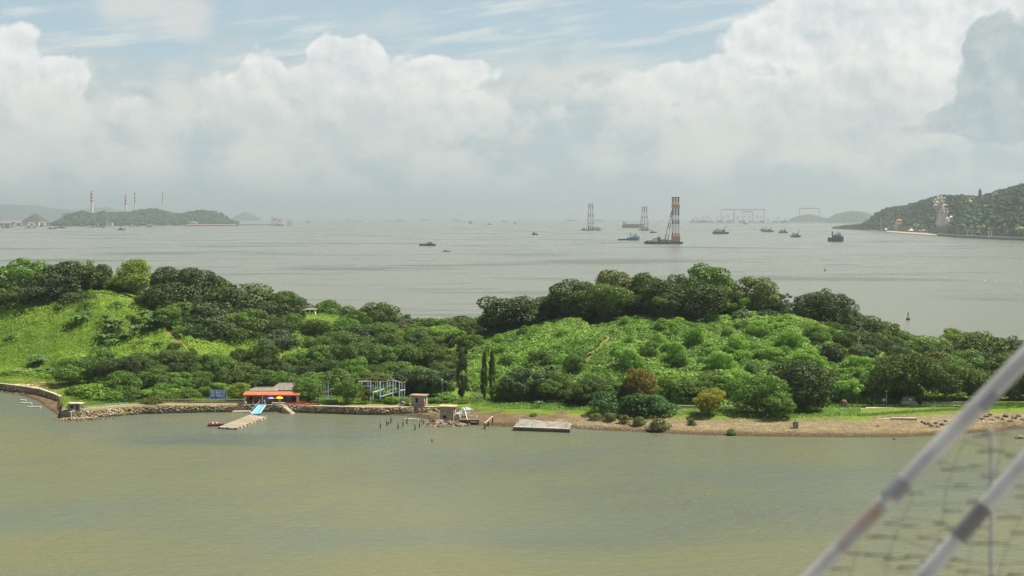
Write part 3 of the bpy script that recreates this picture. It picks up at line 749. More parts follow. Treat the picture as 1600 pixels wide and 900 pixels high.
for (px, top, w, Y) in [(1670, 560, 70, 450), (1700, 545, 80, 480), (1730, 570, 70, 455), (1770, 560, 80, 470), (1690, 530, 80, 515), (1750, 540, 80, 505), (1800, 570, 70, 455), (1820, 550, 80, 500), (1860, 570, 80, 470), (1890, 560, 80, 495), (1930, 580, 80, 465), (1650, 590, 60, 440)]:
    tree(px, top, w, Y, RNG.choice(['dome', 'round']), RNG.choice(['dark', 'mid', 'deep']), RX, 'grove past the right edge')
BACKL = 'dark tree half hidden in the grove behind the front crowns of the right hill'
for (px, top, w, Y) in [(1000, 440, 60, 555), (1060, 425, 60, 552), (1130, 440, 50, 550), (880, 455, 60, 556), (1320, 480, 50, 540), (1385, 515, 50, 535), (1430, 540, 60, 530), (1500, 535, 60, 530), (1560, 535, 60, 530), (1440, 562, 50, 470), (1500, 575, 50, 462), (1550, 585, 50, 460), (1600, 570, 60, 470), (1290, 500, 50, 515), (1310, 530, 50, 498), (1360, 535, 50, 496), (1400, 540, 50, 500), (1420, 530, 50, 512), (1470, 535, 50, 505), (1530, 545, 60, 500), (1590, 545, 60, 500), (1480, 555, 60, 480), (1380, 520, 50, 512), (1325, 505, 50, 515), (920, 455, 60, 540), (1150, 460, 50, 540), (830, 475, 50, 545), (980, 455, 60, 535), (1215, 470, 40, 532), (1260, 480, 40, 528)]:
    tree(px, top, w, Y, 'dome', RNG.choice(['dark', 'deep']), BACKL, 'half hidden trees of the right hill groves')
# ================================================================ GROUND COVER
def cover(name, label, m, n, p0, p1, ya, yb, size, lump, seed, lscale=.22, path=1.15, up=.5, keep=None, hgt=.35, tonescale=.06):
    """leaf faces over a lumpy surface above the ground; ya, yb give the near and far limit at each px"""
    rng = np.random.default_rng(seed)
    px = rng.uniform(p0, p1, n); a, b = ya(px), yb(px); t = rng.uniform(0, 1, n)
    Y = a+(b-a)*t; X = (px-800)/F*Y
    def surf(X, Y):
        q = np.abs(2*fbm(X*lscale, Y*lscale*1.1, seed, 3)/.875-1); bil = (1-q)
        mound = vnoise(X*lscale*.45, Y*lscale*.45, seed+50)
        return ground(X, Y)+lump*(sstep(bil*1.15-.15)*.55+mound*.45)*np.clip(np.minimum(Y-a, b-Y)/3+.15, 0, 1)
    z = surf(X, Y); e = .35
    gxn = (surf(X+e, Y)-z)/e; gyn = (surf(X, Y+e)-z)/e
    N = np.stack([-gxn, -gyn, np.ones(n)], 1); N /= np.linalg.norm(N, axis=1)[:, None]
    N = N+rng.normal(0, up, N.shape); N /= np.linalg.norm(N, axis=1)[:, None]
    P = np.stack([X, Y, z+rng.uniform(-.1, hgt, n)], 1)
    ok = pathdist(X, Y) > path
    if keep is not None: ok &= keep(px, X, Y)
    P = P[ok]; N = N[ok]; X = X[ok]; Y = Y[ok]
    V, Q = quads(P, N, size, rng)
    tone = np.clip((fbm(X*tonescale, Y*tonescale, seed+7, 4)-.45)*2.2+.45+rng.uniform(-.28, .28, len(P)), 0, 1)
    tag(link(name, np_mesh(name, V, Q, m, tone=tone)), label=label, kind='stuff')
crestY = lambda p: tcol(p, 7); toeY = lambda p: tcol(p, 6); bankY = lambda p: tcol(p, 2)+tcol(p, 5)
M_GRASSY = leafmat('leaf_slope_weeds', (0.117, 0.208, 0.021), (0.280, 0.410, 0.053), .3)
M_CREEP = leafmat('leaf_creeper', (0.087, 0.168, 0.027), (0.230, 0.354, 0.064), .3)
M_LAWN = leafmat('leaf_lawn', (0.089, 0.173, 0.026), (0.158, 0.284, 0.047), .3)
cover('slope_weeds', 'bright green weeds and creepers over the left hill slope', M_GRASSY, 135000, -60, 470, lambda p: toeY(p)-22, lambda p: crestY(p)+8, .44, 1.9, 11, lscale=.2, tonescale=.05)
cover('gully_weeds', 'bright green weeds filling the gully below the saddle', M_GRASSY, 16000, 445, 560, toeY, lambda p: crestY(p)+8, .42, 1.0, 12)
cover('creeper_cover', 'dense mounded creeper covering the right hill slope', M_CREEP, 190000, 730, 1440, lambda p: toeY(p)+3, lambda p: crestY(p)+6, .66, 2.8, 13, lscale=.2, up=.42, hgt=.5, keep=lambda p, X, Y: ~((np.abs(p-935) < 26) & (Y > 517)))
cover('creeper_cover', 'dark creeper and undergrowth below the right grove', L['mid'], 40000, 1400, 1880, lambda p: toeY(p)+3, lambda p: crestY(p)+6, .55, 2.0, 14)
cover('lawn_grass', 'bright tall grass between the beach and the walk', M_LAWN, 40000, 735, 1345, lambda p: bankY(p)-1.0+fbm(p*.05, p*0, 3, 3)*3, lambda p: toeY(p)+4, .34, .5, 15, lscale=.5, up=.5, hgt=.4,
      keep=lambda p, X, Y: ~((p > 1020) & (p < 1345) & (Y > bankY(p)+5.5) & (Y < bankY(p)+8.5)))
cover('bank_weeds', 'patchy weeds on the ground behind the bay wall', M_GRASSY, 16000, -30, 135, lambda p: bankY(p)+1.5, lambda p: toeY(p)-20, .32, .3, 16,
      keep=lambda p, X, Y: (fbm(X*.2, Y*.15, 77, 3) > .40) & ~((p > 18) & (p < 66) & (Y > 506)))
cover('shore_weeds', 'strip of weeds and scrub behind the sea wall walk', M_LAWN, 15000, 130, 735, lambda p: bankY(p)+6.5, lambda p: bankY(p)+22, .34, .7, 17,
      keep=lambda p, X, Y: ~((p > 376) & (p < 500) & (Y < 452)) & ~((p > 632) & (p < 680) & (Y < 440)))
cover('bank_weeds', 'thin weeds on the top of the beach at right', M_LAWN, 9000, 1340, 1700, lambda p: bankY(p)-.5, lambda p: bankY(p)+3.0, .3, .3, 18)
# ---------------------------------------------------------------- banana plants and other big-leaved plants
def banana_mesh(seed, n=11):
    rng = np.random.default_rng(seed); V = []; Q = []
    for i in range(n):
        a = 2*math.pi*i/n+rng.uniform(-.3, .3); el = rng.uniform(.5, 1.25); ln = rng.uniform(.8, 1.15); w = .17
        d = np.array([math.cos(a), math.sin(a)]); s = np.array([-d[1], d[0]])
        pts = []
        for k in range(5):
            t = k/4; r = ln*t*math.cos(el)+.25*t*t; z = .7+ln*t*math.sin(el)*(1-.55*t*t*1.3)
            ww = w*math.sin(math.pi*min(.97, .12+t*.86))
            pts.append((np.array([*(d*r+s*ww), z-ww*.3]), np.array([*(d*r), z]), np.array([*(d*r-s*ww), z-ww*.3])))
        b = len(V)
        for p in pts: V += list(p)
        for k in range(4):
            o = b+k*3; Q += [(o, o+1, o+4, o+3), (o+1, o+2, o+5, o+4)]
    return V, Q
def make_leaf_meshes():
    out = []
    for s in (1, 2):
        V, Q = banana_mesh(s); V = np.array(V)
        out.append(np_mesh('fronds', V, np.array(Q), L['palm'], tone=np.random.default_rng(s).uniform(.1, .9, len(Q))))
    return out
FR = make_leaf_meshes()
stem_b = MB().tube((0, 0, -.3), (0, 0, .85), .09, .06, 6)
STEM = bpy.data.meshes.new('stem'); STEM.from_pydata(stem_b.v, [], stem_b.f); STEM.materials.append(mat('stem_green', (.16, .17, .07)))
def banana(px, row, Y, size, label, group='clumps of banana plants on the left slope', col=None):
    X = gx(px, Y); t = thing('banana_plant', label, 'plant', (X, Y, gz(X, Y)-.3), RNG.uniform(0, 6), group)
    for nm, me in (('fronds', RNG.choice(FR)), ('stem', STEM)):
        o = link(nm, me, t); o.scale = (size,)*3
BN = 'banana plant with drooping fronds in a clump on the left slope'
for (px, Y) in [(118, 560), (126, 556), (136, 562), (165, 556), (176, 552), (185, 548), (170, 545), (222, 556), (232, 552), (240, 548), (228, 546), (247, 553), (162, 538), (176, 534), (57, 532), (64, 528), (50, 528), (195, 540), (210, 544)]:
    banana(px, 0, Y, RNG.uniform(3.6, 5.2), BN)
for (px, Y) in [(62, 512), (74, 509), (86, 508), (96, 510), (106, 509), (80, 505), (92, 504)]:
    banana(px, 0, Y, RNG.uniform(2.8, 3.6), 'banana plant in the row of bushes above the bare ground behind the bay', 'banana plants behind the bay wall')
banana(363, 0, 520, 3.2, 'banana plant with a yellow dead leaf standing above the wood')
banana(860, 0, 470, 3.6, 'star-shaped banana plant on the open creeper slope of the right hill')
banana(852, 0, 468, 3.0, 'smaller plant beside the star-shaped one on the open creeper slope')
banana(912, 0, 432, 2.4, 'big-leaved plant at the right end of the lawn')
banana(843, 0, 428, 2.2, 'big-leaved plant at the foot of the drooping trees on the lawn')
banana(309, 0, 540, 3.0, 'banana plant below the dark left grove by the path')
number_labels([o for o in COL.objects if o.get('group') == 'clumps of banana plants on the left slope' and o.get('label') == BN], '%s from the left of the banana plants on the left slope')
number_labels([o for o in COL.objects if o.get('group') == 'banana plants behind the bay wall'], '%s from the left of the banana plants behind the bay wall')
# ================================================================ SHORE STRUCTURES
CONC = mat('weathered_concrete', (.42, .38, .30), (.27, .24, .19), scale=.9, bump=.03, stretch=(1, 1, .4))
CONCD = mat('dark_wet_concrete', (.13, .12, .09), (.07, .065, .05), scale=1.2, bump=.03)
STONE = mat('rubble_stone', (.62, .52, .33), (.34, .27, .16), scale=.35, detail=6, bump=.05, bscale=2, contrast=(.38, .6), tide=.75)
MORTAR = mat('dark_mortar', (.20, .165, .11), scale=2)
PALE = mat('pale_stone', (.50, .44, .33), (.33, .28, .20), scale=1.1, bump=.03)
WOOD = mat('grey_wood', (.34, .28, .20), (.20, .16, .11), scale=1.5, stretch=(1, 6, 1))
WOODD = mat('wet_dark_wood', (.055, .045, .035), (.10, .085, .065), scale=4)
WHITE = mat('white_paint', (.72, .72, .68), (.55, .54, .49), scale=.8)
STEEL = mat('grey_blue_steel_paint', (.62, .73, .82), (.44, .55, .66), scale=.9)
RUSTY = mat('rusty_steel', (.34, .20, .08), (.20, .11, .05), scale=2)
BRICK = mat('red_brick', (.33, .12, .08), (.22, .09, .06), scale=1.5)
DARK = mat('dark_opening', (.02, .022, .022), (.035, .035, .03))
ORANGE = mat('orange_roof_tile', (.50, .15, .065), (.36, .11, .055), scale=.6)
BLUEP = mat('light_blue_paint', (.15, .42, .62), (.22, .50, .68), scale=.7)
REDP = mat('red_paint', (.55, .07, .045), (.45, .05, .035), scale=.8)
ROOFG = mat('grey_brown_roof', (.24, .21, .17), (.15, .13, .10), scale=.7, bump=.04, stretch=(5, 1, 1))
HEDGE = leafmat('leaf_hedge', (.05, .13, .015), (.12, .24, .035), .25)
def wall_run(name, label, pts, z0, z1, thick, stones, seed, cope=True, ssize=.42):
    """battered rubble wall along a plan polyline: core, coping and proud stones (pts carry their own base and top)"""
    t = thing(name, label, 'sea wall', (pts[0][0], pts[0][1], 0)); ox, oy = pts[0][0], pts[0][1]
    core = MB(); cp = MB(); st = MB(); rng = random.Random(seed)
    zz = lambda i: (z0[i] if hasattr(z0, '__len__') else z0, z1[i] if hasattr(z1, '__len__') else z1)
    for i in range(len(pts)-1):
        (ax, ay), (bx, by) = pts[i], pts[i+1]; ax -= ox; bx -= ox; ay -= oy; by -= oy
        la, lb = zz(i), zz(i+1); L_ = math.hypot(bx-ax, by-ay); nx, ny = (by-ay)/L_, -(bx-ax)/L_     # faces the water
        bt = .25
        v = [(ax+nx*bt, ay+ny*bt, la[0]), (bx+nx*bt, by+ny*bt, lb[0]), (bx-nx*thick, by-ny*thick, lb[0]), (ax-nx*thick, ay-ny*thick, la[0]),
             (ax, ay, la[1]), (bx, by, lb[1]), (bx-nx*thick, by-ny*thick, lb[1]), (ax-nx*thick, ay-ny*thick, la[1])]
        core.add(v, [(3, 2, 1, 0), (4, 5, 6, 7), (0, 1, 5, 4), (1, 2, 6, 5), (2, 3, 7, 6), (3, 0, 4, 7)])
        if cope:
            o = .08
            v = [(ax+nx*o, ay+ny*o, la[1]+.004), (bx+nx*o, by+ny*o, lb[1]+.004), (bx-nx*(thick-.1), by-ny*(thick-.1), lb[1]+.004), (ax-nx*(thick-.1), ay-ny*(thick-.1), la[1]+.004)]
            cp.add(v+[(p[0], p[1], p[2]+.16) for p in v], [(3, 2, 1, 0), (4, 5, 6, 7), (0, 1, 5, 4), (1, 2, 6, 5), (2, 3, 7, 6), (3, 0, 4, 7)])
        k = int(L_*(la[1]-la[0])/(ssize*ssize)*stones)
        for _ in range(k):
            s = rng.random(); q = rng.random(); za = la[0]+(lb[0]-la[0])*s; zb = la[1]+(lb[1]-la[1])*s
            o = bt*(1-q)
            st.rock((ax+(bx-ax)*s+nx*o, ay+(by-ay)*s+ny*o, za+(zb-za)*q*.96), ssize*rng.uniform(.35, .75), rng)
    core.build('core', MORTAR, t)
    if cope: cp.build('coping', PALE, t)
    o = st.build('rubble_facing', STONE, t); tag(o, kind='stuff')
    return t
def ppt(px, Y): return (gx(px, Y), Y)
W1 = [(-120, 507), (-60, 497), (0, 486.5), (20, 482), (40, 477.6), (52, 473.5), (62, 471), (75, 463.5), (84, 458), (93, 451.5)]
wall_run('bay_sea_wall', 'rough stone wall curving round the muddy bay at far left', [ppt(*p) for p in W1], [-.2]*3+[.1]*3+[.3]*2+[.6]*2, 2.35, 1.2, 1.1, 1)
W2 = [(97, 424), (98, 418), (114, 416.2), (130, 417.6), (150, 420), (170, 422.6), (195, 426.5), (220, 428.6), (260, 430.6), (300, 431.6), (340, 432.8), (384, 433.6)]
wall_run('stone_sea_wall', 'stone sea wall from the guard hut corner to the gangway', [ppt(*p) for p in W2], -.4, [2.5]*5+[2.4, 2.35, 2.3, 2.2, 2.15, 2.15, 2.12], 1.2, 1.2, 2, cope=False)
W3 = [(384, 433.6), (420, 433), (470, 431.8), (515, 429.6), (560, 427.5), (600, 427.0), (640, 428), (662, 428.8), (690, 430), (700, 430.5)]
wall_run('stone_sea_wall', 'stone sea wall from the gangway to the brick hut', [ppt(*p) for p in W3], [-.4]*6+[.1]*4, [2.12]*7+[2.0, 1.9, 1.6], 1.2, 1.2, 3)
def rubble(name, label, spots, seed, m=STONE):
    """a heap of loose stones, one mesh"""
    rng = random.Random(seed); b = MB()
    for (px, Y, sx, sy, n, r, h) in spots:
        X = gx(px, Y)
        for _ in range(n):
            dx, dy = rng.gauss(0, .5), rng.gauss(0, .5); k = max(0, 1-math.hypot(dx, dy)/1.3)
            x, y = X+dx*sx, Y+dy*sy
            b.rock((x, y, max(gz(x, y), -.1)+h*k*rng.random()+r*.2), r*rng.uniform(.5, 1.4), rng)
    o = b.build(name, m); tag(o, label=label, kind='stuff')
rubble('rubble', 'loose rubble at the foot of the wall corner below the guard hut', [(112, 416, 4, 1.5, 150, .45, .8), (135, 417, 4, 1.4, 120, .4, .7), (152, 419, 3, 1, 60, .35, .5)], 5)
rubble('rubble', 'loose stones and litter under the bay wall', [(20, 483, 9, 2, 90, .35, .2), (45, 476, 6, 2, 60, .3, .2)], 6)
rubble('rubble', 'scattered stones on the mud before the old pump house', [(665, 424, 10, 4, 120, .25, .1), (720, 420, 7, 3, 90, .25, .15)], 7)
rubble('gravel', 'pale stones strewn over the upper beach', [(930, 405, 22, 8, 600, .13, .02), (1120, 400, 34, 9, 900, .12, .02), (1300, 402, 30, 10, 700, .13, .03), (1250, 394, 40, 7, 400, .12, .02), (1480, 410, 24, 9, 600, .18, .05)], 8, PALE)
rubble('gravel', 'darker stones along the lower beach', [(1000, 399, 40, 5, 400, .12, .03), (1330, 391, 45, 5, 500, .14, .03), (1560, 406, 20, 5, 400, .2, .06)], 9, STONE)
ROCKN = 0
rr = random.Random(4)
rockg = mat('dark_rock', (.20, .17, .14), (.10, .085, .07), scale=.8, bump=.06)
for (px, Y, r) in [(1441, 404, .7), (1448, 402, .9), (1455, 399, .8), (1462, 403, .7), (1466, 398, .6), (1472, 401, .8), (1478, 406, .6), (1520, 408, .8), (1526, 413, .7), (1534, 410, .9), (1541, 414, .8), (1550, 409, .7), (1558, 413, .8), (1566, 411, .7), (1572, 415, 1.0), (1584, 413, 1.1), (1592, 416, .9), (1598, 411, .8), (1513, 404, .7), (1547, 417, .7), (1578, 408, .8)]:
    X = gx(px, Y); b = MB().rock((0, 0, .15), r, rr); o = b.build('rock', rockg, None, (X, Y, gz(X, Y)))
    tag(o, 'angular dark rock lying on the beach at the right', 'rock', 'dark rocks on the right beach')
for (px, Y, r, lb) in [(1372, 398, .5, 'small dark stone below the concrete beam on the beach'), (1027, 386, .55, 'dark rock just breaking the water in front of the beach'), (1398, 380, .6, 'dark rock breaking the water below the concrete beam'), (1594, 382, 1.2, 'large wet rock in the water at the right edge')]:
    X = gx(px, Y); o = MB().rock((0, 0, .05), r, rr).build('rock', rockg, None, (X, Y, max(gz(X, Y), 0))); tag(o, lb, 'rock')
number_labels([o for o in COL.objects if o.get('group') == 'dark rocks on the right beach'], '%s from the left of the dark rocks on the right beach')
# low parapet behind the left sea wall
def parapet():
    t = thing('parapet', 'low pale parapet along the walk behind the blue sign', 'wall', (gx(300, 438), 438, 2.4))
    b = MB(); c = MB()
    for px in np.arange(250, 384, 3.2):
        X = gx(px, 438)-gx(300, 438); b.box((X, 0, -.2), (.16, .2, 1.0))
    x0, x1 = gx(248, 438)-gx(300, 438), gx(382, 438)-gx(300, 438)
    c.box(((x0+x1)/2, 0, .8), (x1-x0, .3, .14)); c.box(((x0+x1)/2, 0, -.3), (x1-x0, .26, .5))
    b.build('baluster_row', PALE, t)['kind'] = 'stuff'; c.build('rail', PALE, t)
parapet()
def rail(name, label, p0, p1, z, h, m, n, r=.035):
    t = thing(name, label, 'railing', (p0[0], p0[1], z)); d = (p1[0]-p0[0], p1[1]-p0[1])
    for i in range(n+1): MB().tube((d[0]*i/n, d[1]*i/n, -.3), (d[0]*i/n, d[1]*i/n, h), r, n=5).build('post', m, t)
    for k in (.5, 1.0): MB().tube((0, 0, h*k), (d[0], d[1], h*k), r*.8, n=5).build('rail', m, t)
    return t
rail('handrail', 'thin pale handrail from the guard hut along the sea wall', ppt(131, 419.5), ppt(200, 428.5), 2.5, 1.0, STEEL, 8)
# --- guard hut on the corner
def guard_hut():
    t = thing('guard_hut', 'small grey guard hut with a flat slab roof on the sea wall corner', 'hut', (gx(116, 419), 419, 2.5), R(-8))
    MB().box((-.2, 0, -.3), (2.6, 2.4, 2.3)).build('wall', CONC, t)
    MB().box((0.5, 0, 2.02), (4.6, 3.2, .18)).build('roof', PALE, t)
    MB().box((-.2, -1.23, .7), (.9, .06, .9)).build('window', DARK, t)
    MB().box((2.4, -1.1, -.3), (.25, .25, 2.3)).build('post', PALE, t)
    MB().box((2.4, 1.1, -.3), (.25, .25, 2.3)).build('post', PALE, t)
    MB().box((1.12, -.2, 0), (.06, .8, 1.8)).build('door', DARK, t)
guard_hut()
pp = MB(); pp.tube((0, 0, -1), (0, 0, 2.6), .16, n=8); pp.tube((0, 0, 2.6), (.9, .5, 3.0), .14, n=8)
tag(pp.build('drain_pipe', WHITE, None, (gx(111.5, 415), 415, 0)), 'white pipe standing in the water below the guard hut', 'pipe')
# --- retaining wall left
t = thing('retaining_wall', 'pale concrete retaining wall behind the bare ground at far left', 'wall', (gx(42, 512), 512, gz(gx(42, 512), 512)))
MB().box((0, 0, -.5), (10.5, .5, 2.3)).build('wall', PALE, t); MB().box((0, 0, 1.804), (10.8, .7, .15)).build('coping', CONC, t)
MB().box((-1, -.1, 1.96), (.15, .15, 1.6)).build('post', WOOD, t); MB().box((3.5, -.1, 1.96), (.15, .15, 1.6)).build('post', WOOD, t)
for p in ((12, 30), (20, 30)):
    pass
for i, (px, Y, ln, a) in enumerate([(36, 460, 2.4, -.35), (41, 453, 4.2, -.3), (53, 444, 4.8, -.22)]):
    tag(MB().box((0, 0, 0), (ln, .5, .25), rz=a).build('driftwood_board', WHITE, None, (gx(px, Y), Y, .02)), ('short', 'middle', 'longest')[i]+' of the three white boards adrift in the muddy bay', 'board')
tag(MB().box((0, 0, 0), (4.2, .5, .3), rz=-.2).build('driftwood_board', WHITE, None, (gx(643, 416), 416, .05)), 'white board floating among the black posts', 'board')
# --- blue sign with white characters
def sign():
    Y = 440; t = thing('billboard', 'blue billboard with two rows of white Chinese characters', 'sign', (gx(341, Y), Y, 2.4))
    W_, H_ = 5.1, 2.75; zb = CH-(623.5-Y0)*Y/F-2.4
    MB().box((0, 0, zb), (W_, .12, H_)).build('board', mat('sign_blue', (.03, .15, .50), (.04, .18, .54), rough=.5), t)
    fr = MB()
    for s in (-1, 1): fr.box((s*W_/2, 0, zb), (.14, .16, H_)); fr.box((0, 0, zb-.06 if s < 0 else zb+H_-.05), (W_+.1, .15, .12))
    fr.build('frame', STEEL, t)
    for s in (-1, 1): MB().box((s*W_*.38, .1, -.4), (.14, .14, zb+H_*.6+.4)).build('post', STEEL, t)
    sw = mat('sign_white', (.80, .84, .88), (.78, .82, .86), rough=.5)
    def txt(s, x, z, size, nm):
        c = bpy.data.curves.new(nm, 'FONT'); c.body = s; c.size = size; c.align_x = 'CENTER'; c.align_y = 'CENTER'; c.extrude = .01; c.offset = .022; c.space_character = 1.0
        o = bpy.data.objects.new(nm, c); COL.objects.link(o); o.location = (x, -.08, z); o.rotation_euler = (R(90), 0, 0)
        dg = bpy.context.evaluated_depsgraph_get(); me = bpy.data.meshes.new_from_object(o.evaluated_get(dg)); me.materials.clear(); me.materials.append(sw)
        n = link(nm, me, t); n.location = o.location; n.rotation_euler = o.rotation_euler; bpy.data.objects.remove(o)
        w = n.dimensions.x; bpy.context.view_layer.update()
        if n.dimensions.x > 0: n.scale = (min(1.3, (W_*.86 if len(s) == 6 else W_*.42)/n.dimensions.x),)*1+(1, 1)
    txt('国家重点海底', 0, zb+H_*.72, .9, 'lettering'); txt('保护电缆标志', 0, zb+H_*.37, .9, 'lettering'); txt('广东省航道局', W_*.23, zb+H_*.12, .3, 'lettering')
sign()
# --- boathouse
def boathouse():
    Y = 436; z = 2.12; px0, px1 = 383, 467; X0, X1 = gx(px0, Y), gx(px1, Y); xc = (X0+X1)/2; W_ = X1-X0
    t = thing('boathouse', 'open fronted boathouse with an orange-red tiled roof edge and white posts', 'building', (xc, Y, z))
    rf = MB().build if False else None
    b = MB(); b.add([(-W_/2-.4, -1.6, 2.82), (W_/2+.4, -1.6, 2.82), (W_/2+.4, 1.6, 3.40), (-W_/2-.4, 1.6, 3.40), (-W_/2-.4, -1.6, 3.0), (W_/2+.4, -1.6, 3.0), (W_/2+.4, 1.6, 3.60), (-W_/2-.4, 1.6, 3.60)], [(3, 2, 1, 0), (4, 5, 6, 7), (0, 1, 5, 4), (1, 2, 6, 5), (2, 3, 7, 6), (3, 0, 4, 7)])
    roof = b.build('roof', ORANGE, t)
    ri = MB()
    for i in range(58):
        x = -W_/2-.3+i*(W_+.6)/57; ri.tube((x, -1.62, 3.02), (x, 1.6, 3.62), .07, n=5)
    tag(ri.build('tile_ribs', ORANGE, roof), kind='stuff')
    MB().box((0, -1.66, 2.62), (W_+.8, .1, .40)).build('fascia', mat('orange_fascia', (.58, .20, .10), (.5, .17, .08)), t)
    MB().box((0, 1.72, 3.2), (W_+.6, .2, .42)).build('ridge', CONC, t)
    MB().box((0, .8, -.25), (W_+1.2, 6.6, .3)).build('floor', PALE, t)
    for k in (0, .33, .66, .985): MB().box((-W_/2+.2+k*(W_-.35), -1.2, .05), (.3, .3, 2.72)).build('post', WHITE, t)
    bw = MB().box((-W_/2+2.9, 1.4, .05), (5.3, .2, 3.2)).build('wall', BRICK, t)
    MB().box((-W_/2+1.5, 1.27, 1.1), (.9, .06, 1.1)).build('window', DARK, t)
    MB().box((-W_/2+3.3, 1.27, 1.1), (1.5, .06, 1.1)).build('window', mat('dusty_glass', (.20, .22, .20)), t)
    MB().box((-W_/2+6.6, 1.4, .05), (2.0, .2, 3.2)).build('wall', CONC, t)
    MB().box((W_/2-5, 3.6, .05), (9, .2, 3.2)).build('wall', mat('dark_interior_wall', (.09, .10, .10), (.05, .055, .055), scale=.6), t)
    MB().box((W_/2-.1, 1.2, .05), (.2, 4.8, 3.0)).build('wall', CONC, t)
    MB().box((W_/2-3.6, 3.46, .05), (1.6, .08, 2.1)).build('door', mat('grey_blue_door', (.18, .22, .24)), t)
    MB().box((W_/2-6.6, 3.46, .05), (1.2, .08, 2.1)).build('door', WOOD, t)
boathouse()
def shed(name, label, px, Y, w, d, h, rise, rz=0.0, m=ROOFG, side=CONC):
    X = gx(px, Y); t = thing(name, label, 'building', (X, Y, gz(X, Y)), rz)
    MB().box((0, 0, -.3), (w, d, h+.3)).build('wall', side, t)
    e = .5; b = MB(); b.add([(-w/2-e, -d/2-e, h+.01), (w/2+e, -d/2-e, h+.01), (w/2+e, d/2+e, h+.01), (-w/2-e, d/2+e, h+.01), (-w/2+w*.18, 0, h+rise), (w/2-w*.18, 0, h+rise)], [(3, 2, 1, 0), (0, 1, 5, 4), (1, 2, 5), (2, 3, 4, 5), (3, 0, 4)])
    rf = b.build('roof', m, t)
    MB().box((0, 0, h+rise-.05), (w*.66, .3, .16)).build('ridge_cap', CONC, rf)
    MB().box((-w*.2, -d/2-.03, .3), (1, .06, 1.8)).build('door', DARK, t); MB().box((w*.2, -d/2-.03, 1), (1.2, .06, 1)).build('window', DARK, t)
    return t
shed('roofed_shed', 'long low shed with a brown roof behind the left half of the boathouse', 412, 446, 8.6, 5, 3.2, .8)
shed('tiled_house', 'house with a hipped grey tile roof behind the right half of the boathouse', 452, 450, 10.5, 7, 3.0, 1.9)
# small hut on the hill saddle
shed('hill_hut', 'tiny pale hut on the saddle between the two skyline groves', 485, 590, 4.4, 3, 2.2, .7, side=WHITE)
def umbrella(px, Y, col, label, r=1.25, z=2.15, h=2.45):
    t = thing('umbrella', label, 'umbrella', (gx(px, Y), Y, z))
    n = 8; P = [(0, 0, h)]; fs = []
    for ring, (rr_, zz) in enumerate(((r*.55, h-.22), (r, h-.58))):
        for i in range(n*2):
            a = math.pi*i/n; k = 1.0 if i % 2 == 0 else .93
            P.append((math.cos(a)*rr_*k, math.sin(a)*rr_*k, zz-(0 if i % 2 == 0 else -.03)))
    N = n*2
    for i in range(N): fs += [(0, 1+i, 1+(i+1) % N), (1+i, 1+N+i, 1+N+(i+1) % N, 1+(i+1) % N)]
    c = MB().add(P, fs).build('canopy', col, t)
    s = c.modifiers.new('thick', 'SOLIDIFY'); s.thickness = .02
    MB().tube((0, 0, 0), (0, 0, h), .025, n=6).build('pole', WHITE, t)
    MB().tube((0, 0, 0), (0, 0, .12), .22, n=8).build('base', CONCD, t)
umbrella(423.5, 434.6, mat('violet_blue_cloth', (.26, .30, .62), (.34, .38, .70), scale=.8), 'violet-blue sun umbrella in front of the boathouse')
umbrella(436.5, 434.4, mat('yellow_cloth', (.80, .68, .05), (.74, .60, .04), scale=.8), 'yellow sun umbrella in front of the boathouse', r=1.35, h=2.55)
tb = thing('table', 'white garden table under the violet-blue umbrella', 'table', (gx(427, 434.8), 434.8, 2.15))
MB().box((0, 0, .70), (1.1, .7, .05)).build('tabletop', WHITE, tb)
for sx in (-.45, .45): MB().box((sx, 0, 0), (.06, .5, .70)).build('leg', WHITE, tb)
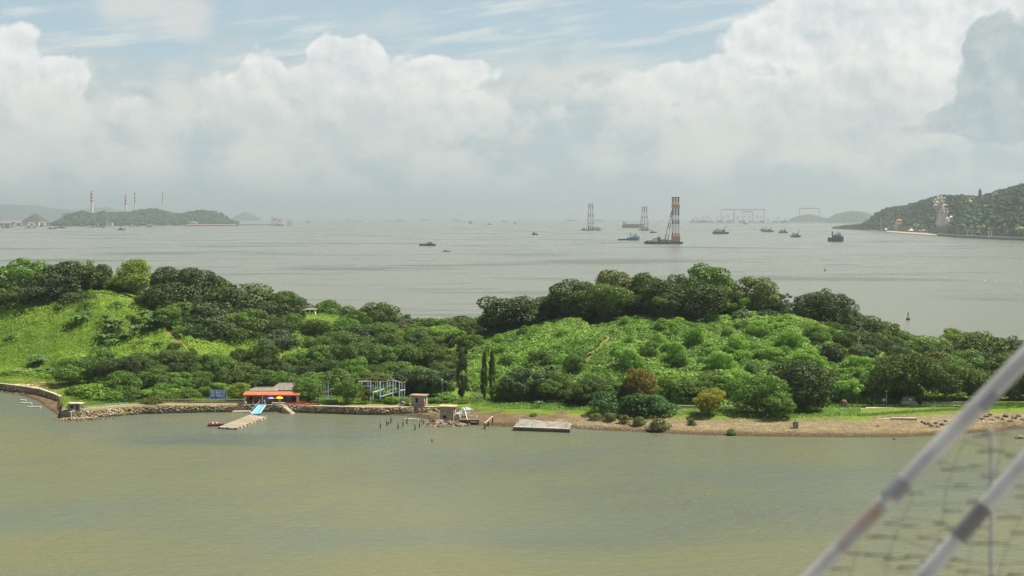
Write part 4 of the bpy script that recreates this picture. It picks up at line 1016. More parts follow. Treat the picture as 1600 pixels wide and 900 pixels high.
# --- people
SKIN = mat('skin', (.42, .26, .18)); HAIR = mat('black_hair', (.02, .018, .015))
def person(px, Y, z, label, shirt, trousers, rz=0.0, sit=False, lean=0.0):
    t = thing('person', label, 'person', (gx(px, Y), Y, z), rz)
    V = []; E = []; RD = []
    def v(p, r, parent=None):
        V.append(p); RD.append(r)
        if parent is not None: E.append((parent, len(V)-1))
        return len(V)-1
    hz = .92 if not sit else .48
    pel = v((0, 0, hz), .13)
    ch = v((0, lean*.3, hz+.28), .13, pel); ch2 = v((0, lean*.5, hz+.48), .13, ch); nk = v((0, lean*.55, hz+.60), .055, ch2)
    hd = v((0, lean*.6-.02, hz+.70), .09, nk); v((0, lean*.6-.02, hz+.82), .085, hd)
    for s in (-1, 1):
        if not sit:
            h = v((s*.10, 0, hz-.08), .10, pel); k = v((s*.11, -.03, .48), .065, h); a = v((s*.12, .02, .08), .042, k); v((s*.13, -.13, .04), .038, a)
        else:
            h = v((s*.10, -.05, hz), .10, pel); k = v((s*.12, -.45, hz), .068, h); a = v((s*.12, -.45, .08), .042, k); v((s*.13, -.60, .04), .038, a)
        sh = v((s*.19, lean*.5, hz+.50), .06, ch2); el = v((s*.25, lean*.5-.05, hz+.24), .045, sh); wr = v((s*.22, lean*.5-.24, hz+.10), .032, el)
        hn = v((s*.21, lean*.5-.31, hz+.08), .035, wr)
        for f in range(4): v((s*(.19+f*.015), lean*.5-.37-.01*(f in (1, 2)), hz+.075), .011, hn)
        v((s*.17, lean*.5-.34, hz+.10), .012, hn)
    me = bpy.data.meshes.new('body'); me.from_pydata([tuple(p) for p in V], E, []); me.materials.append(SKIN)
    o = link('body', me, t); m = o.modifiers.new('skin', 'SKIN')
    for i, r in enumerate(RD): me.skin_vertices[0].data[i].radius = (r, r*.85)
    me.skin_vertices[0].data[0].use_root = True
    o.modifiers.new('sub', 'SUBSURF').levels = 1
    MB().lathe((0, lean*.3, hz-.02), [(.165, 0), (.175, .22), (.195, .46), (.10, .585)], 10).build('shirt', shirt, t)
    tr = MB()
    for s in (-1, 1):
        if not sit: tr.tube((s*.10, 0, hz), (s*.11, -.03, .48), .115, .085, 8); tr.tube((s*.11, -.03, .48), (s*.12, .02, .12), .085, .065, 8)
        else: tr.tube((s*.10, 0, hz), (s*.12, -.46, hz), .115, .085, 8); tr.tube((s*.12, -.46, hz), (s*.12, -.45, .12), .085, .065, 8)
    tr.build('trousers', trousers, t)
    MB().lathe((0, lean*.6+.015, hz+.73), [(.085, -.02), (.108, .06), (.095, .14), (.03, .185)], 9).build('hair', HAIR, t)
CW = mat('cloth_white', (.7, .7, .68)); CR = mat('cloth_red', (.6, .06, .07)); CD = mat('cloth_dark', (.03, .03, .04)); CB = mat('cloth_blue_grey', (.12, .15, .22))
person(405.5, 433.9, 2.2, 'person in a red shirt standing at the top of the gangway', CR, CB, .4)
person(413.2, 433.2, 2.2, 'person in a white shirt and dark trousers beside the gangway rail', CW, CD, -.5)
person(396, 434.4, 2.2, 'person in grey-blue by the left post of the gangway', CB, CW, .2)
person(423, 435.4, 2.2, 'person in black seated under the violet-blue umbrella', CD, CD, .3, sit=True)
ch = thing('chair', 'dark chair under the violet-blue umbrella', 'chair', (gx(423, 435.45), 435.45, 2.15))
MB().box((0, 0, .36), (.5, .5, .05)).build('seat', CD, ch); MB().box((0, .25, .38), (.5, .05, .55)).build('backrest', CD, ch)
for sx in (-.22, .22):
    for sy in (-.22, .22): MB().box((sx, sy, 0), (.04, .04, .36)).build('leg', CD, ch)
# --- gangway and pontoon
def gangway():
    # from the quay top (px 408, row 633) down to the pontoon (px 399, row 646)
    A = Vector((gx(410, 432.6), 432.6, 2.2)); B = Vector((gx(399, 424.8), 424.8, .62)); t = thing('gangway', 'light blue gangway sloping from the quay down to the pontoon', 'gangway', tuple(B))
    d = A-B; d2 = Vector((d.x, d.y, 0)).normalized(); s = Vector((d2.y, -d2.x, 0)); w = 1.35
    b = MB(); c = [-s*w, s*w, d+s*w*.8, d-s*w*.8]; b.add(c+[p-Vector((0, 0, .18)) for p in c], [(0, 1, 2, 3), (7, 6, 5, 4), (0, 4, 5, 1), (1, 5, 6, 2), (2, 6, 7, 3), (3, 7, 4, 0)]); dk = b.build('deck', BLUEP, t)
    st = MB()
    for i in range(12):
        p = d*((i+.5)/12); st.tube(p-s*w*.85+Vector((0, 0, .03)), p+s*w*.85+Vector((0, 0, .03)), .045, n=4)
    tag(st.build('tread_strips', STEEL, dk), kind='stuff')
    for k in (-1, 1):
        MB().tube(s*w*k+Vector((0, 0, 1)), d+s*w*.8*k+Vector((0, 0, 1)), .05, n=5).build('rail', BLUEP, t)
        MB().tube(s*w*k+Vector((0, 0, .05)), d+s*w*.8*k+Vector((0, 0, .05)), .13, n=5).build('side_beam', mat('pale_blue_paint', (.45, .65, .75)), t)
        for i in range(4):
            p = d*(i/3)+s*w*k*(1-.2*i/3); MB().tube(p, p+Vector((0, 0, 1)), .045, n=5).build('post', STEEL, t)
gangway()
def pontoon():
    corners = [ppt(341, 399), ppt(369, 397), ppt(415.5, 419.5), ppt(392, 424.5)]; o0 = Vector((*corners[0], 0))
    t = thing('pontoon', 'long weathered wooden pontoon reaching out over the water', 'pontoon', (*corners[0], 0.0))
    c = [Vector((*p, 0))-o0 for p in corners]; z1 = .42
    MB().prism([(p.x, p.y) for p in c], -.15, z1).build('hull', WOODD, t)
    n = 30; g = .07
    pl = None
    for i in range(n):
        a, b = (i+g)/n, (i+1-g)/n
        q = [c[0].lerp(c[3], a), c[1].lerp(c[2], a), c[1].lerp(c[2], b), c[0].lerp(c[3], b)]
        mm = WOOD if RNG.random() < .7 else mat('pale_plank_wood', (.45, .38, .28), (.30, .25, .18), scale=1.5)
        MB().prism([(p.x, p.y) for p in q], z1+.004, z1+.09+RNG.uniform(0, .03)).build('plank', mm, t)
    e = (c[2]-c[1]); nrm = Vector((e.y, -e.x, 0)).normalized()
    for i in range(9):
        p = c[1].lerp(c[2], (i+.5)/9)+nrm*.12; MB().box((p.x, p.y, .0), (1.7, .22, .38), rz=math.atan2(e.y, e.x)).build('fender_board', PALE if i % 3 else WOOD, t)
    e2 = c[1]-c[0]; n2 = Vector((e2.y, -e2.x, 0)).normalized()
    for i in range(2):
        p = c[0].lerp(c[1], .27+.46*i)+n2*.12; MB().box((p.x, p.y, .05), (1.9, .22, .36), rz=math.atan2(e2.y, e2.x)).build('fender_board', PALE, t)
    MB().tube(c[2]+Vector((.1, -.1, -.2)), c[2]+Vector((.1, -.1, .75)), .22, n=8).build('mooring_post', mat('pale_float', (.6, .48, .3)), t)
pontoon()
def hull_mesh(L_, W_, H_, bow=.35, sheer=.25):
    """boat hull along +x, waterline at z=0"""
    st = []; n = 10
    for i in range(n+1):
        u = i/n; x = -L_/2+L_*u
        k = 1.0 if u < 1-bow else max(0.0, math.cos((u-(1-bow))/bow*math.pi/2))**.7
        k = max(k, .03)*(.88+.12*min(1, u*5)); zt = H_*(1+sheer*max(0, (u-.5)*2)**2)
        st.append([(x, -W_/2*k, zt), (x, -W_/2*k*.8, -.25*H_), (x, W_/2*k*.8, -.25*H_), (x, W_/2*k, zt)])
    V = [p for s in st for p in s]; fs = []
    for i in range(n):
        a = i*4; b = a+4
        for j in range(3): fs.append((a+j, a+j+1, b+j+1, b+j))
        fs.append((a+3, a, b, b+3))
    fs += [(0, 3, 2, 1), (n*4, n*4+1, n*4+2, n*4+3)]
    return V, fs
def small_boat():
    t = thing('small_boat', 'small dark red boat carrying orange gear beside the pontoon', 'boat', (gx(337.5, 404), 404, .1), R(8))
    V, fs = hull_mesh(4.6, 1.5, .5); MB().add(V, fs).build('hull', mat('dark_red_hull', (.18, .05, .05)), t)
    for i, (x, c, s) in enumerate([(-1.5, CR, .34), (-.9, CW, .3), (-.3, CR, .36), (.2, CW, .28), (.6, CR, .3)]):
        MB().lathe((x, .1*(-1)**i, .5), [(s, 0), (s*1.05, .25), (s*.6, .5), (s*.1, .58)], 7).build('gear_bundle', c, t)
    MB().box((1.5, 0, .52), (1.2, 1.0, .08)).build('deck', WOODD, t)
small_boat()
def kayak(px, Y, z, ln, label, rz=0):
    t = thing('kayak', label, 'kayak', (gx(px, Y), Y, z), rz)
    V, fs = hull_mesh(ln, .75, .42, bow=.5); MB().add(V, fs).build('hull', REDP, t)
    MB().box((-.2, 0, .36), (1.0, .42, .1)).build('seat', CD, t)
kayak(459, 432.9, 2.2, 4.8, 'left one of the red kayaks lined up on the quay'); kayak(474, 433.0, 2.25, 5.0, 'middle one of the red kayaks lined up on the quay'); kayak(488, 432.4, 2.2, 4.6, 'right one of the red kayaks lined up on the quay', .05)
kayak(466, 434.3, 2.5, 5.0, 'red kayak raised behind the others beside the boathouse post')
def steps(name, label, px, Y, w, n, z0, z1, run, rz):
    t = thing(name, label, 'steps', (gx(px, Y), Y, 0), rz)
    for i in range(n):
        z = z1-(z1-z0)*(i+1)/n; MB().box((run*(i+.5)/n, 0, z0-.3), (run/n*1.02, w, z-z0+.3+.004*i)).build('step', PALE, t)
steps('stone_steps', 'pale stone steps running down from the quay to the water, right of the gangway', 443, 431.6, 1.9, 7, 0, 2.5, 4.0, R(-28))
sl_ = thing('landing_ramp', 'old sloping stone ramp left of the gangway foot', 'ramp', (gx(377, 430.5), 430.5, 0), R(6))
MB().box((0, 0, -.3), (6.5, 2.2, 1.0), top=.8).build('slab', PALE, sl_)
b2 = thing('timber_brace', 'weathered timbers propped against the wall right of the gangway', 'timber', (gx(424, 430.5), 430.5, 0))
MB().tube((-3.6, 0, .6), (.2, .6, 2.0), .14, n=5).build('beam', WOOD, b2); MB().tube((-2.8, -.2, .3), (2.2, .1, .35), .12, n=5).build('beam', WOOD, b2); MB().tube((-1.5, 0, -.4), (-1.5, 0, 1.2), .14, n=5).build('post', WOODD, b2)
# --- wrecked frames of the former slide and pavilion
def big_frame():
    Y = 440.; t = thing('steel_frame', 'tall open frame of pale blue and white steel posts with a rusty top rail', 'frame', (gx(600, Y), Y, 2.3)); z0 = 2.3
    zz = lambda row, y: CH-(row-Y0)*y/F-z0
    P = lambda px, row, dy=0: (gx(px, Y+dy)-gx(600, Y), dy, zz(row, Y+dy))
    def post(px, r0, r1, dy=0, r=.12, m=STEEL):
        a = P(px, r0, dy); bq = P(px, r1, dy); MB().tube((a[0], dy, min(bq[2], a[2])-.3), (a[0], dy, a[2]), r*1.4, n=5).build('post', m, t)
    for px, r0, r1, dy, r in [(561, 596, 617, 5, .13), (565, 596, 617, 7, .12), (579, 595, 634, -2, .16), (583, 600, 632, 0, .14), (594, 597, 634, -2, .18), (587, 598, 622, 5, .11), (590, 596, 615, 6, .11), (575, 595, 605, 7, .1), (599, 600, 628, 4, .1), (605, 595, 616, 3, .13), (609, 597, 616, 5, .1), (614, 594, 618, 1, .15), (618, 597, 612, 5, .11), (624, 597, 624, -1, .15), (628, 599, 622, 6, .1), (632, 600, 622, 7, .1), (601, 606, 622, 6, .1)]:
        post(px, r0, r1, dy, r)
    def bar(p, q, r=.1, m=STEEL, nm='rail'): MB().tube(P(*p), P(*q), r*1.35, n=5).build(nm, m, t)
    wr = mat('white_steel_paint', (.66, .68, .68), (.5, .5, .48), scale=.9)
    bar((560, 596, 5), (578, 595.5, 5), .12, wr); bar((578, 596, 0), (606, 596.5, 0), .15, RUSTY); bar((606, 595, 2), (614, 594, 1), .12, wr); bar((614, 594, 1), (626, 597, -1), .14, wr)
    bar((581, 602, 0), (596, 598, 0), .14, RUSTY); bar((560, 592, 8), (608, 591, 8), .08, RUSTY); bar((560, 593, 8), (560, 597, 8), .07, RUSTY); bar((608, 591, 8), (608, 597, 8), .07, RUSTY); bar((591, 591, 8), (591, 597, 8), .07, RUSTY); bar((575, 592, 8), (575, 597, 8), .07, RUSTY)
    bar((562, 604, 5), (583, 603, 3), .1, wr); bar((583, 613, 0), (600, 608, 2), .14); bar((594, 620, -2), (622, 611.5, -1), .17, wr); bar((602, 604, 4), (614, 602, 3), .1, wr); bar((624, 610, 3), (633, 609, 7), .08); bar((626, 597, -1), (634, 598, 7), .1, RUSTY)
    bar((584, 625, 2), (598, 626, 2), .1, RUSTY); bar((586, 628, 2), (600, 628, 2), .08, RUSTY)
big_frame()
def small_frame():
    Y = 446.; t = thing('shelter_frame', 'sagging flat shelter roof on blue-grey posts, half hidden left of the full green tree', 'shelter', (gx(505, Y), Y, 2.3))
    zz = lambda row, y=Y: CH-(row-Y0)*y/F-2.3
    P = lambda px, row, dy=0: (gx(px, Y+dy)-gx(505, Y), dy, zz(row, Y+dy))
    MB().add([P(487, 602, -1), P(514, 596, -1), P(514, 596, 3), P(487, 602, 3)]+[tuple(np.array(P(*q))+(0, 0, .25)) for q in ((487, 602, -1), (514, 596, -1), (514, 596, 3), (487, 602, 3))], [(3, 2, 1, 0), (4, 5, 6, 7), (0, 1, 5, 4), (1, 2, 6, 5), (2, 3, 7, 6), (3, 0, 4, 7)]).build('roof', WHITE, t)
    for px, r0 in ((497, 600), (505, 598), (512, 597), (508, 598)):
        MB().tube((P(px, 630)[0], (px % 3)-1, -.3), (P(px, 630)[0], (px % 3)-1, P(px, r0)[2]), .13, n=5).build('post', STEEL, t)
    MB().tube(P(503, 614, -2), P(522, 606, -2), .2, n=5).build('brace', PALE, t); MB().tube(P(499, 619, -2), P(512, 612, -2), .18, n=5).build('brace', WHITE, t)
    MB().tube(P(515, 622, -2), P(521, 606, -2), .12, n=5).build('post', WHITE, t); MB().tube(P(511, 628, -3), P(521, 619, -3), .12, n=5).build('brace', STEEL, t)
    for px in (512, 516, 520): MB().tube((P(px, 620)[0], -3, -.3), (P(px, 620)[0], -3, 1.7), .09, n=5).build('post', STEEL, t)
small_frame()
# --- hedges
def hedge(name, label, px0, px1, Y, h, d, m=HEDGE, z=None, n=1800, size=.26):
    rng = np.random.default_rng(int(px0)); x0, x1 = gx(px0, Y), gx(px1, Y); q = rng.uniform(0, 1, (n, 3)); side = rng.uniform(0, 1, n)
    top = side < .5; P = np.stack([x0+(x1-x0)*q[:, 0], Y-d/2+d*q[:, 1], h*q[:, 2]], 1)
    P[top, 2] = h; P[~top, 1] = Y-d/2
    N = np.where(top[:, None], np.array([0, 0, 1.]), np.array([0, -1., 0]))+rng.normal(0, .45, (n, 3)); N /= np.linalg.norm(N, axis=1)[:, None]
    P += rng.normal(0, .06, P.shape); P[:, 2] += ground(P[:, 0], P[:, 1]) if z is None else z
    V, Q = quads(P, N, size, rng); o = link(name, np_mesh(name, V, Q, m, tone=rng.uniform(0, 1, n))); tag(o, label, 'hedge')
hedge('hedge', 'clipped green hedge behind the quay left of the full green tree', 489, 528, 436, 1.1, 1.5)
hedge('hedge', 'clipped green hedge at the foot of the tall blue frame', 583, 622, 437.5, 1.1, 1.5)
hedge('hedge', 'long low green hedge between the beach and the walk at right', 1268, 1600, 427, .75, 1.2, n=6000)
YEL = leafmat('leaf_yellow_hedge', (.42, .40, .03), (.68, .62, .06), .2)
hedge('hedge', 'yellow clipped hedge under the bright leafy tree', 1327, 1357, 434, 1.0, 1.3, YEL)
hedge('hedge', 'green hedge joined to the left end of the yellow hedge', 1262, 1316, 434, .95, 1.3, n=2500)
hedge('hedge', 'green hedge joined to the right end of the yellow hedge', 1358, 1378, 434, .85, 1.3)
hedge('hedge', 'low yellowish hedge strip in front of the yellow hedge', 1322, 1352, 425.4, .75, 1.0, L['gold'])
hedge('hedge', 'low light hedge strip by the rocks at far right', 1528, 1600, 431, .9, 1.2, L['lime'], n=2500)
# --- brick hut
def brick_hut():
    t = thing('brick_hut', 'little rendered brick hut with a flat brown roof on the quay', 'hut', (gx(655, 431), 431, 2.3), R(-14))
    w, d, h = 4.3, 3.2, 3.1
    MB().box((0, 0, -.8), (w, d, h+.8)).build('wall', mat('grey_render', (.46, .42, .36), (.34, .28, .23), scale=.6), t)
    MB().box((0, 0, h+.005), (w+.9, d+.9, .22)).build('roof', mat('brown_slab', (.33, .25, .18), (.22, .17, .12), scale=.8), t)
    MB().box((0, 0, -.85), (w+.06, d+.06, 1.35)).build('plinth', mat('worn_red_render', (.44, .27, .20), (.36, .20, .14), scale=.7), t)
    MB().box((-.3, -d/2-.02, 1.0), (.75, .08, 1.4)).build('window', DARK, t)
    MB().box((w/2+.02, -.3, .55), (.08, 1.0, 1.9)).build('door', DARK, t)
    MB().box((w/2+.04, -1.1, -.6), (.14, .7, 1.9)).build('brick_patch', mat('orange_brick', (.50, .16, .09), (.4, .12, .07)), t)
brick_hut()
tag(MB().box((0, 0, -.3), (3.4, 2.4, .8), top=.7).rock((-.5, .2, .7), 1.0, rr).build('stone_heap', rockg, None, (gx(632, 431), 431, 2.4)), 'heap of stones on the quay left of the brick hut', 'stones')
# --- pump house on its rubble island
def pump_house():
    Y = 414; t = thing('pump_house', 'square concrete pump house with a pale slab roof on a stone heap', 'hut', (gx(700, Y), Y, 2.0), R(-10))
    MB().box((0, 0, -2.2), (4.1, 3.4, 4.5)).build('wall', mat('tan_render', (.48, .40, .30), (.35, .29, .21), scale=.7), t)
    MB().box((0, 0, 2.305), (5.1, 4.4, .25)).build('roof', mat('tan_slab', (.46, .36, .25), (.33, .25, .17), scale=.7), t)
    MB().box((2.08, -.2, .4), (.08, .9, 1.7)).build('door', DARK, t)
    MB().box((-.6, -1.74, -.9), (1.0, .1, .8)).build('opening', DARK, t)
    MB().box((2.9, .3, -1.8), (1.6, 2.4, 2.0), top=.7).build('buttress', PALE, t)
    st = thing('leaning_slab', 'pale sloping concrete slab leaning from the pump house to the bank', 'slab', (gx(711, 417), 417, 1.0), R(40))
    MB().add([(-1, -1, -.9), (5, -1, .6), (5, 1.2, .6), (-1, 1.2, -.9), (-1, -1, -.5), (5, -1, 2.2), (5, 1.2, 2.2), (-1, 1.2, -.5)], [(3, 2, 1, 0), (4, 5, 6, 7), (0, 1, 5, 4), (1, 2, 6, 5), (2, 3, 7, 6), (3, 0, 4, 7)]).build('slab', PALE, st)
pump_house()
rubble('rubble', 'broken stone heap round the pump house', [(686, 406, 3.0, 2.0, 160, .5, 1.7), (700, 405, 4.5, 2.0, 230, .5, 1.4), (714, 407, 3.0, 1.8, 150, .5, 1.1), (690, 403.5, 4, .8, 70, .4, .4)], 12, mat('heap_stone', (.27, .22, .14), (.10, .08, .055), scale=.5, contrast=(.42, .58)))
for i, (px, Y, h, ln, lb) in enumerate([(672, 406, 2.0, 0, 'black post at the left end of the pump house heap'), (678, 404, 1.8, .5, 'leaning pale timber on the front of the pump house heap'), (731, 404, 1.6, 0, 'black post at the right end of the pump house heap')]):
    tag(MB().tube((0, 0, -.8), (ln, 0, h), .18, .14, 6).build('timber_post', WOODD if i != 1 else PALE, None, (gx(px, Y), Y, 0)), lb, 'post')
def post(px, row, h, lb=None, pale=True):
    Y = CH*F/(row-Y0); X = gx(px, Y); t = thing('mooring_post', lb or 'black worn post standing in the shallow water left of the pump house', 'post', (X, Y, max(gz(X, Y), -.1)), RNG.uniform(0, 6), 'worn posts left of the pump house')
    MB().tube((0, 0, -.8), (RNG.uniform(-.1, .1), 0, h*.62), .20, .17, 7).build('shaft', WOODD, t)
    if pale: MB().tube((0, 0, h*.63), (RNG.uniform(-.12, .12), 0, h), .16, .12, 6).build('worn_top', WOOD, t)
for px, row, h in [(594.5, 669, 2.0), (604.5, 665, 2.0), (607, 663, 1.2), (611, 661, 2.2), (622, 670, 2.0), (629.5, 666, 2.0), (636, 662, 1.9), (648.5, 672, 1.9), (655.5, 668, 1.9), (662, 662, 1.5), (658, 659, .9), (675, 690, 1.0)]: post(px, row, h)
number_labels([o for o in COL.objects if o.get('group') == 'worn posts left of the pump house'], '%s from the left of the worn black posts by the pump house')
# --- white tube frame over a dark deck
def swing_frame():
    Y = 411; t = thing('tube_frame', 'white bent tube frame straddling the dark timber deck', 'frame', (gx(733, Y), Y, 0))
    P = lambda px, row, dy=0: (gx(px, Y+dy)-gx(733, Y), dy, CH-(row-Y0)*(Y+dy)/F)
    tw = mat('white_tube', (.66, .72, .76), (.5, .56, .6), scale=1.5)
    for pts in ([(718, 661, -2), (721.5, 637, -1), (725, 638, 1), (735, 672, -6)], [(717, 655, 2), (728, 638, 1), (738, 640, 2), (745, 653, 4)], [(720.5, 655, 1), (724, 638, 0)], [(727, 641, 0), (737, 639.5, 1)], [(722, 646, 0), (731, 646, 0)]):
        MB().path([P(*q) for q in pts], .17, 6).build('tube', tw, t)
    Y = 408; d = thing('timber_deck', 'dark timber deck on posts beside the pump house', 'deck', (gx(733, Y), Y, 0))
    a = gx(718, Y)-gx(733, Y); b = gx(749, Y)-gx(733, Y); z = 1.35
    MB().box(((a+b)/2, 0, z-.35), (b-a, 3.2, .3)).build('deck_slab', CONCD, d); MB().box(((a+b)/2, -1.64, z-.1), (b-a, .12, .2)).build('edge_board', mat('rust_red_edge', (.34, .13, .08)), d)
    for x in (a+.3, (a+b)/2, b-.4):
        for y in (-1.4, 1.4): MB().tube((x, y, -.6), (x, y, z-.35), .18, n=6).build('leg', WOODD, d)
swing_frame()
t = thing('broken_jetty', 'short broken jetty of three black posts under a pale sloping beam', 'jetty', (gx(764, 404), 404, 0))
for px, Y, z in ((757.5, 398, 1.6), (763, 403, 1.5), (769.5, 408, 1.9)): MB().tube((gx(px, Y)-gx(764, 404), Y-404, -.6), (gx(px, Y)-gx(764, 404), Y-404, z), .2, n=6).build('post', WOODD, t)
MB().tube((gx(757, 398)-gx(764, 404), -6, 1.75), (gx(770, 408)-gx(764, 404), 4, 2.2), .17, n=4).build('beam', PALE, t)
# --- concrete slab landing
def slab():
    c = [ppt(802, 395.5), ppt(890.5, 391.5), ppt(893, 404), ppt(812, 412)]; o0 = c[0]; t = thing('landing_slab', 'big cracked concrete landing slab lying at the edge of the water', 'slab', (*o0, 0))
    q = [(p[0]-o0[0], p[1]-o0[1]) for p in c]
    MB().prism(q, -.5, .55).build('base', CONCD, t)
    n = 7
    for i in range(n):
        a, b = (i+.012)/n, (i+.988)/n; V = [Vector((*p, 0)) for p in q]
        f = [V[0].lerp(V[1], a), V[0].lerp(V[1], b), V[3].lerp(V[2], b), V[3].lerp(V[2], a)]
        MB().prism([(p.x, p.y) for p in f], .554, .95+RNG.uniform(-.02, .03)).build('panel', mat('grey_deck_concrete', (.27, .26, .21), (.15, .145, .12), scale=.6, bump=.04), t)
    MB().prism([q[0], q[1], (q[1][0], q[1][1]+1.0), (q[0][0], q[0][1]+1.0)], .99, 1.08).build('edge_beam', PALE, t)
    rng = random.Random(9); b = MB()
    for _ in range(60):
        u, v = rng.random(), rng.random(); V = [Vector((*p, 0)) for p in q]; p = V[0].lerp(V[1], u).lerp(V[3].lerp(V[2], u), v); b.rock((p.x, p.y, 1.05), rng.uniform(.08, .3), rng, .4)
    tag(b.build('debris', PALE, t), kind='stuff')
    for u, v, h in ((.03, .6, 1.2), (.05, .9, 1.3), (.2, .97, .9), (.18, .1, .8), (.32, .1, .7), (.62, .1, .8), (.93, .4, 1.1), (.91, .1, .7)):
        V = [Vector((*p, 0)) for p in q]; p = V[0].lerp(V[1], u).lerp(V[3].lerp(V[2], u), v); MB().box((p.x, p.y, .9), (.22, .22, h)).build('bollard', WHITE, t)
slab()
tag(MB().box((0, 0, -.2), (2.6, 1.6, .9), top=.7).rock((0, 0, .8), .6, rr, .5).build('rubble_block', PALE, None, (gx(874, 406.5), 406.5, gz(gx(874, 406.5), 406.5))), 'pale broken block on the shore side of the concrete slab', 'block')
tag(MB().box((0, 0, -.3), (1.3, 1.2, 2.2)).box((0, .1, 1.9), (.3, .3, .5)).build('concrete_block_post', mat('green_grey_concrete', (.30, .30, .23), (.2, .2, .15), scale=1.2), None, (gx(1243, 394.5), 394.5, gz(gx(1243, 394.5), 394.5))), 'upright grey concrete block alone on the gravel beach', 'block')
t = thing('concrete_beam', 'long low broken concrete beam lying on the upper beach', 'beam', (gx(1392, 408), 408, 1.1), R(-3))
MB().box((-3.2, 0, -.1), (6.2, 1.6, .6)).build('beam', CONC, t); MB().box((3.6, -.1, -.1), (7.2, 1.8, .85)).build('beam', CONC, t); MB().box((0, -.3, -.35), (13.8, 1.6, .35)).build('footing', CONCD, t)
# --- monument, lamp, notice boards, people-height things on the walk
def monument():
    Y = 430; t = thing('stone_monument', 'stepped grey stone monument under the large dark shore tree', 'monument', (gx(1419, Y), Y, 2.4))
    MB().box((0, 0, -.4), (5.0, 2.6, 1.7)).build('base', CONC, t); MB().box((0, .3, 1.304), (4.2, 1.6, 1.2), top=.92).build('slab', mat('dark_grey_stone', (.22, .21, .18), (.14, .13, .11)), t)
    MB().box((.5, -.56, 1.7), (.9, .06, .45)).build('plaque', WHITE, t)
monument()
def lamp(px, Y, h, lb):
    t = thing('lamp_post', lb, 'lamp post', (gx(px, Y), Y, gz(gx(px, Y), Y)-.1)); MB().tube((0, 0, 0), (0, 0, h), .07, .05, 6).build('pole', WHITE, t); MB().lathe((0, 0, h), [(.1, 0), (.25, .15), (.25, .35), (.08, .5)], 8).build('lamp_head', WHITE, t)
lamp(1385, 428, 4.6, 'thin pale lamp post on the walk left of the monument')
lamp(712, 520, 6.0, 'tall lamp post with a white globe showing in the dark hollow under the flat-topped tree')
lamp(691, 446, 6.2, 'thin pale pole behind the largest bush right of the brick hut')
t = thing('notice_board', 'small white notice board left of the monument', 'sign', (gx(1381, 430), 430, 2.4)); MB().box((0, 0, 1.4), (1.0, .08, .7)).build('board', WHITE, t); MB().box((0, .08, -.2), (.1, .08, 1.9)).build('post', STEEL, t)
t = thing('planter', 'brown pillar-shaped planter at the left end of the yellow hedge', 'planter', (gx(1319, 426), 426, 2.0)); MB().box((0, 0, 0), (1.5, 1.2, 2.0), top=1.15).build('box', mat('brown_terracotta', (.28, .17, .12), (.2, .12, .09)), t); MB().rock((0, 0, 2.2), .8, rr).build('soil_mound', mat('brown_plant', (.2, .14, .09)), t)
t = thing('stone_bench', 'low pale stone bench in the deep shade behind the casuarinas', 'bench', (gx(750, 447), 447, gz(gx(750, 447), 447))); MB().box((0, 0, .9), (3.0, 2.0, .2)).build('seat', PALE, t)
for sx in (-1.1, 1.1): MB().box((sx, 0, -.2), (.3, 1.4, 1.1)).build('leg', PALE, t)
# low walls along the shaded walk right of the lawn
def lowwall(px0, px1, Y, h, label, m=PALE):
    x0, x1 = gx(px0, Y), gx(px1, Y); t = thing('low_wall', label, 'wall', ((x0+x1)/2, Y, gz((x0+x1)/2, Y))); MB().box((0, 0, -.5), (x1-x0, .3, h+.5)).build('wall', m, t); MB().box((0, 0, h+.004), (x1-x0+.2, .45, .14)).build('coping', m, t)
lowwall(855, 884, 438, .9, 'low pale wall behind the lawn between the drooping trees and the thicket')
lowwall(1058, 1102, 423, .9, 'low pale wall in the shade left of the golden-green tree')
lowwall(1128, 1180, 424, .7, 'low wall in the shade right of the golden-green tree', CONC)
lowwall(1440, 1600, 432, .8, 'long low wall along the walk at far right', CONC)
# shore walk
def walk():
    pts = [(1000, 422), (1100, 420.5), (1240, 420), (1340, 424.5), (1420, 427.5), (1500, 430), (1640, 434)]
    V = []; Q = []
    xs = np.linspace(1000, 1640, 90); ys = np.interp(xs, [p[0] for p in pts], [p[1] for p in pts])
    for i, (a, b) in enumerate(zip(xs, ys)):
        for dy in (-1.1, 1.1): V.append((gx(a, b), b+dy, gz(gx(a, b), b+dy)+.1))
        for dy in (-1.1, 1.1): V.append((gx(a, b), b+dy, gz(gx(a, b), b+dy)-.2))
    for i in range(len(xs)-1):
        k = i*4; Q += [(k, k+4, k+5, k+1), (k, k+2, k+6, k+4)]
    m = MB().add(V, Q).build('shore_path', PALE); tag(m, label='narrow pale path behind the right beach', kind='structure')
walk()
# steps on the right hill path
t = thing('hill_steps', 'worn pale steps climbing the creeper slope of the right hill', 'steps', (gx(930, 487), 487, gz(gx(930, 487), 487)), R(-52))
for i in range(12): MB().box((0, (i-6)*.75, (i-6)*.12+.3), (1.5, .7, .25)).build('step', PALE, t)
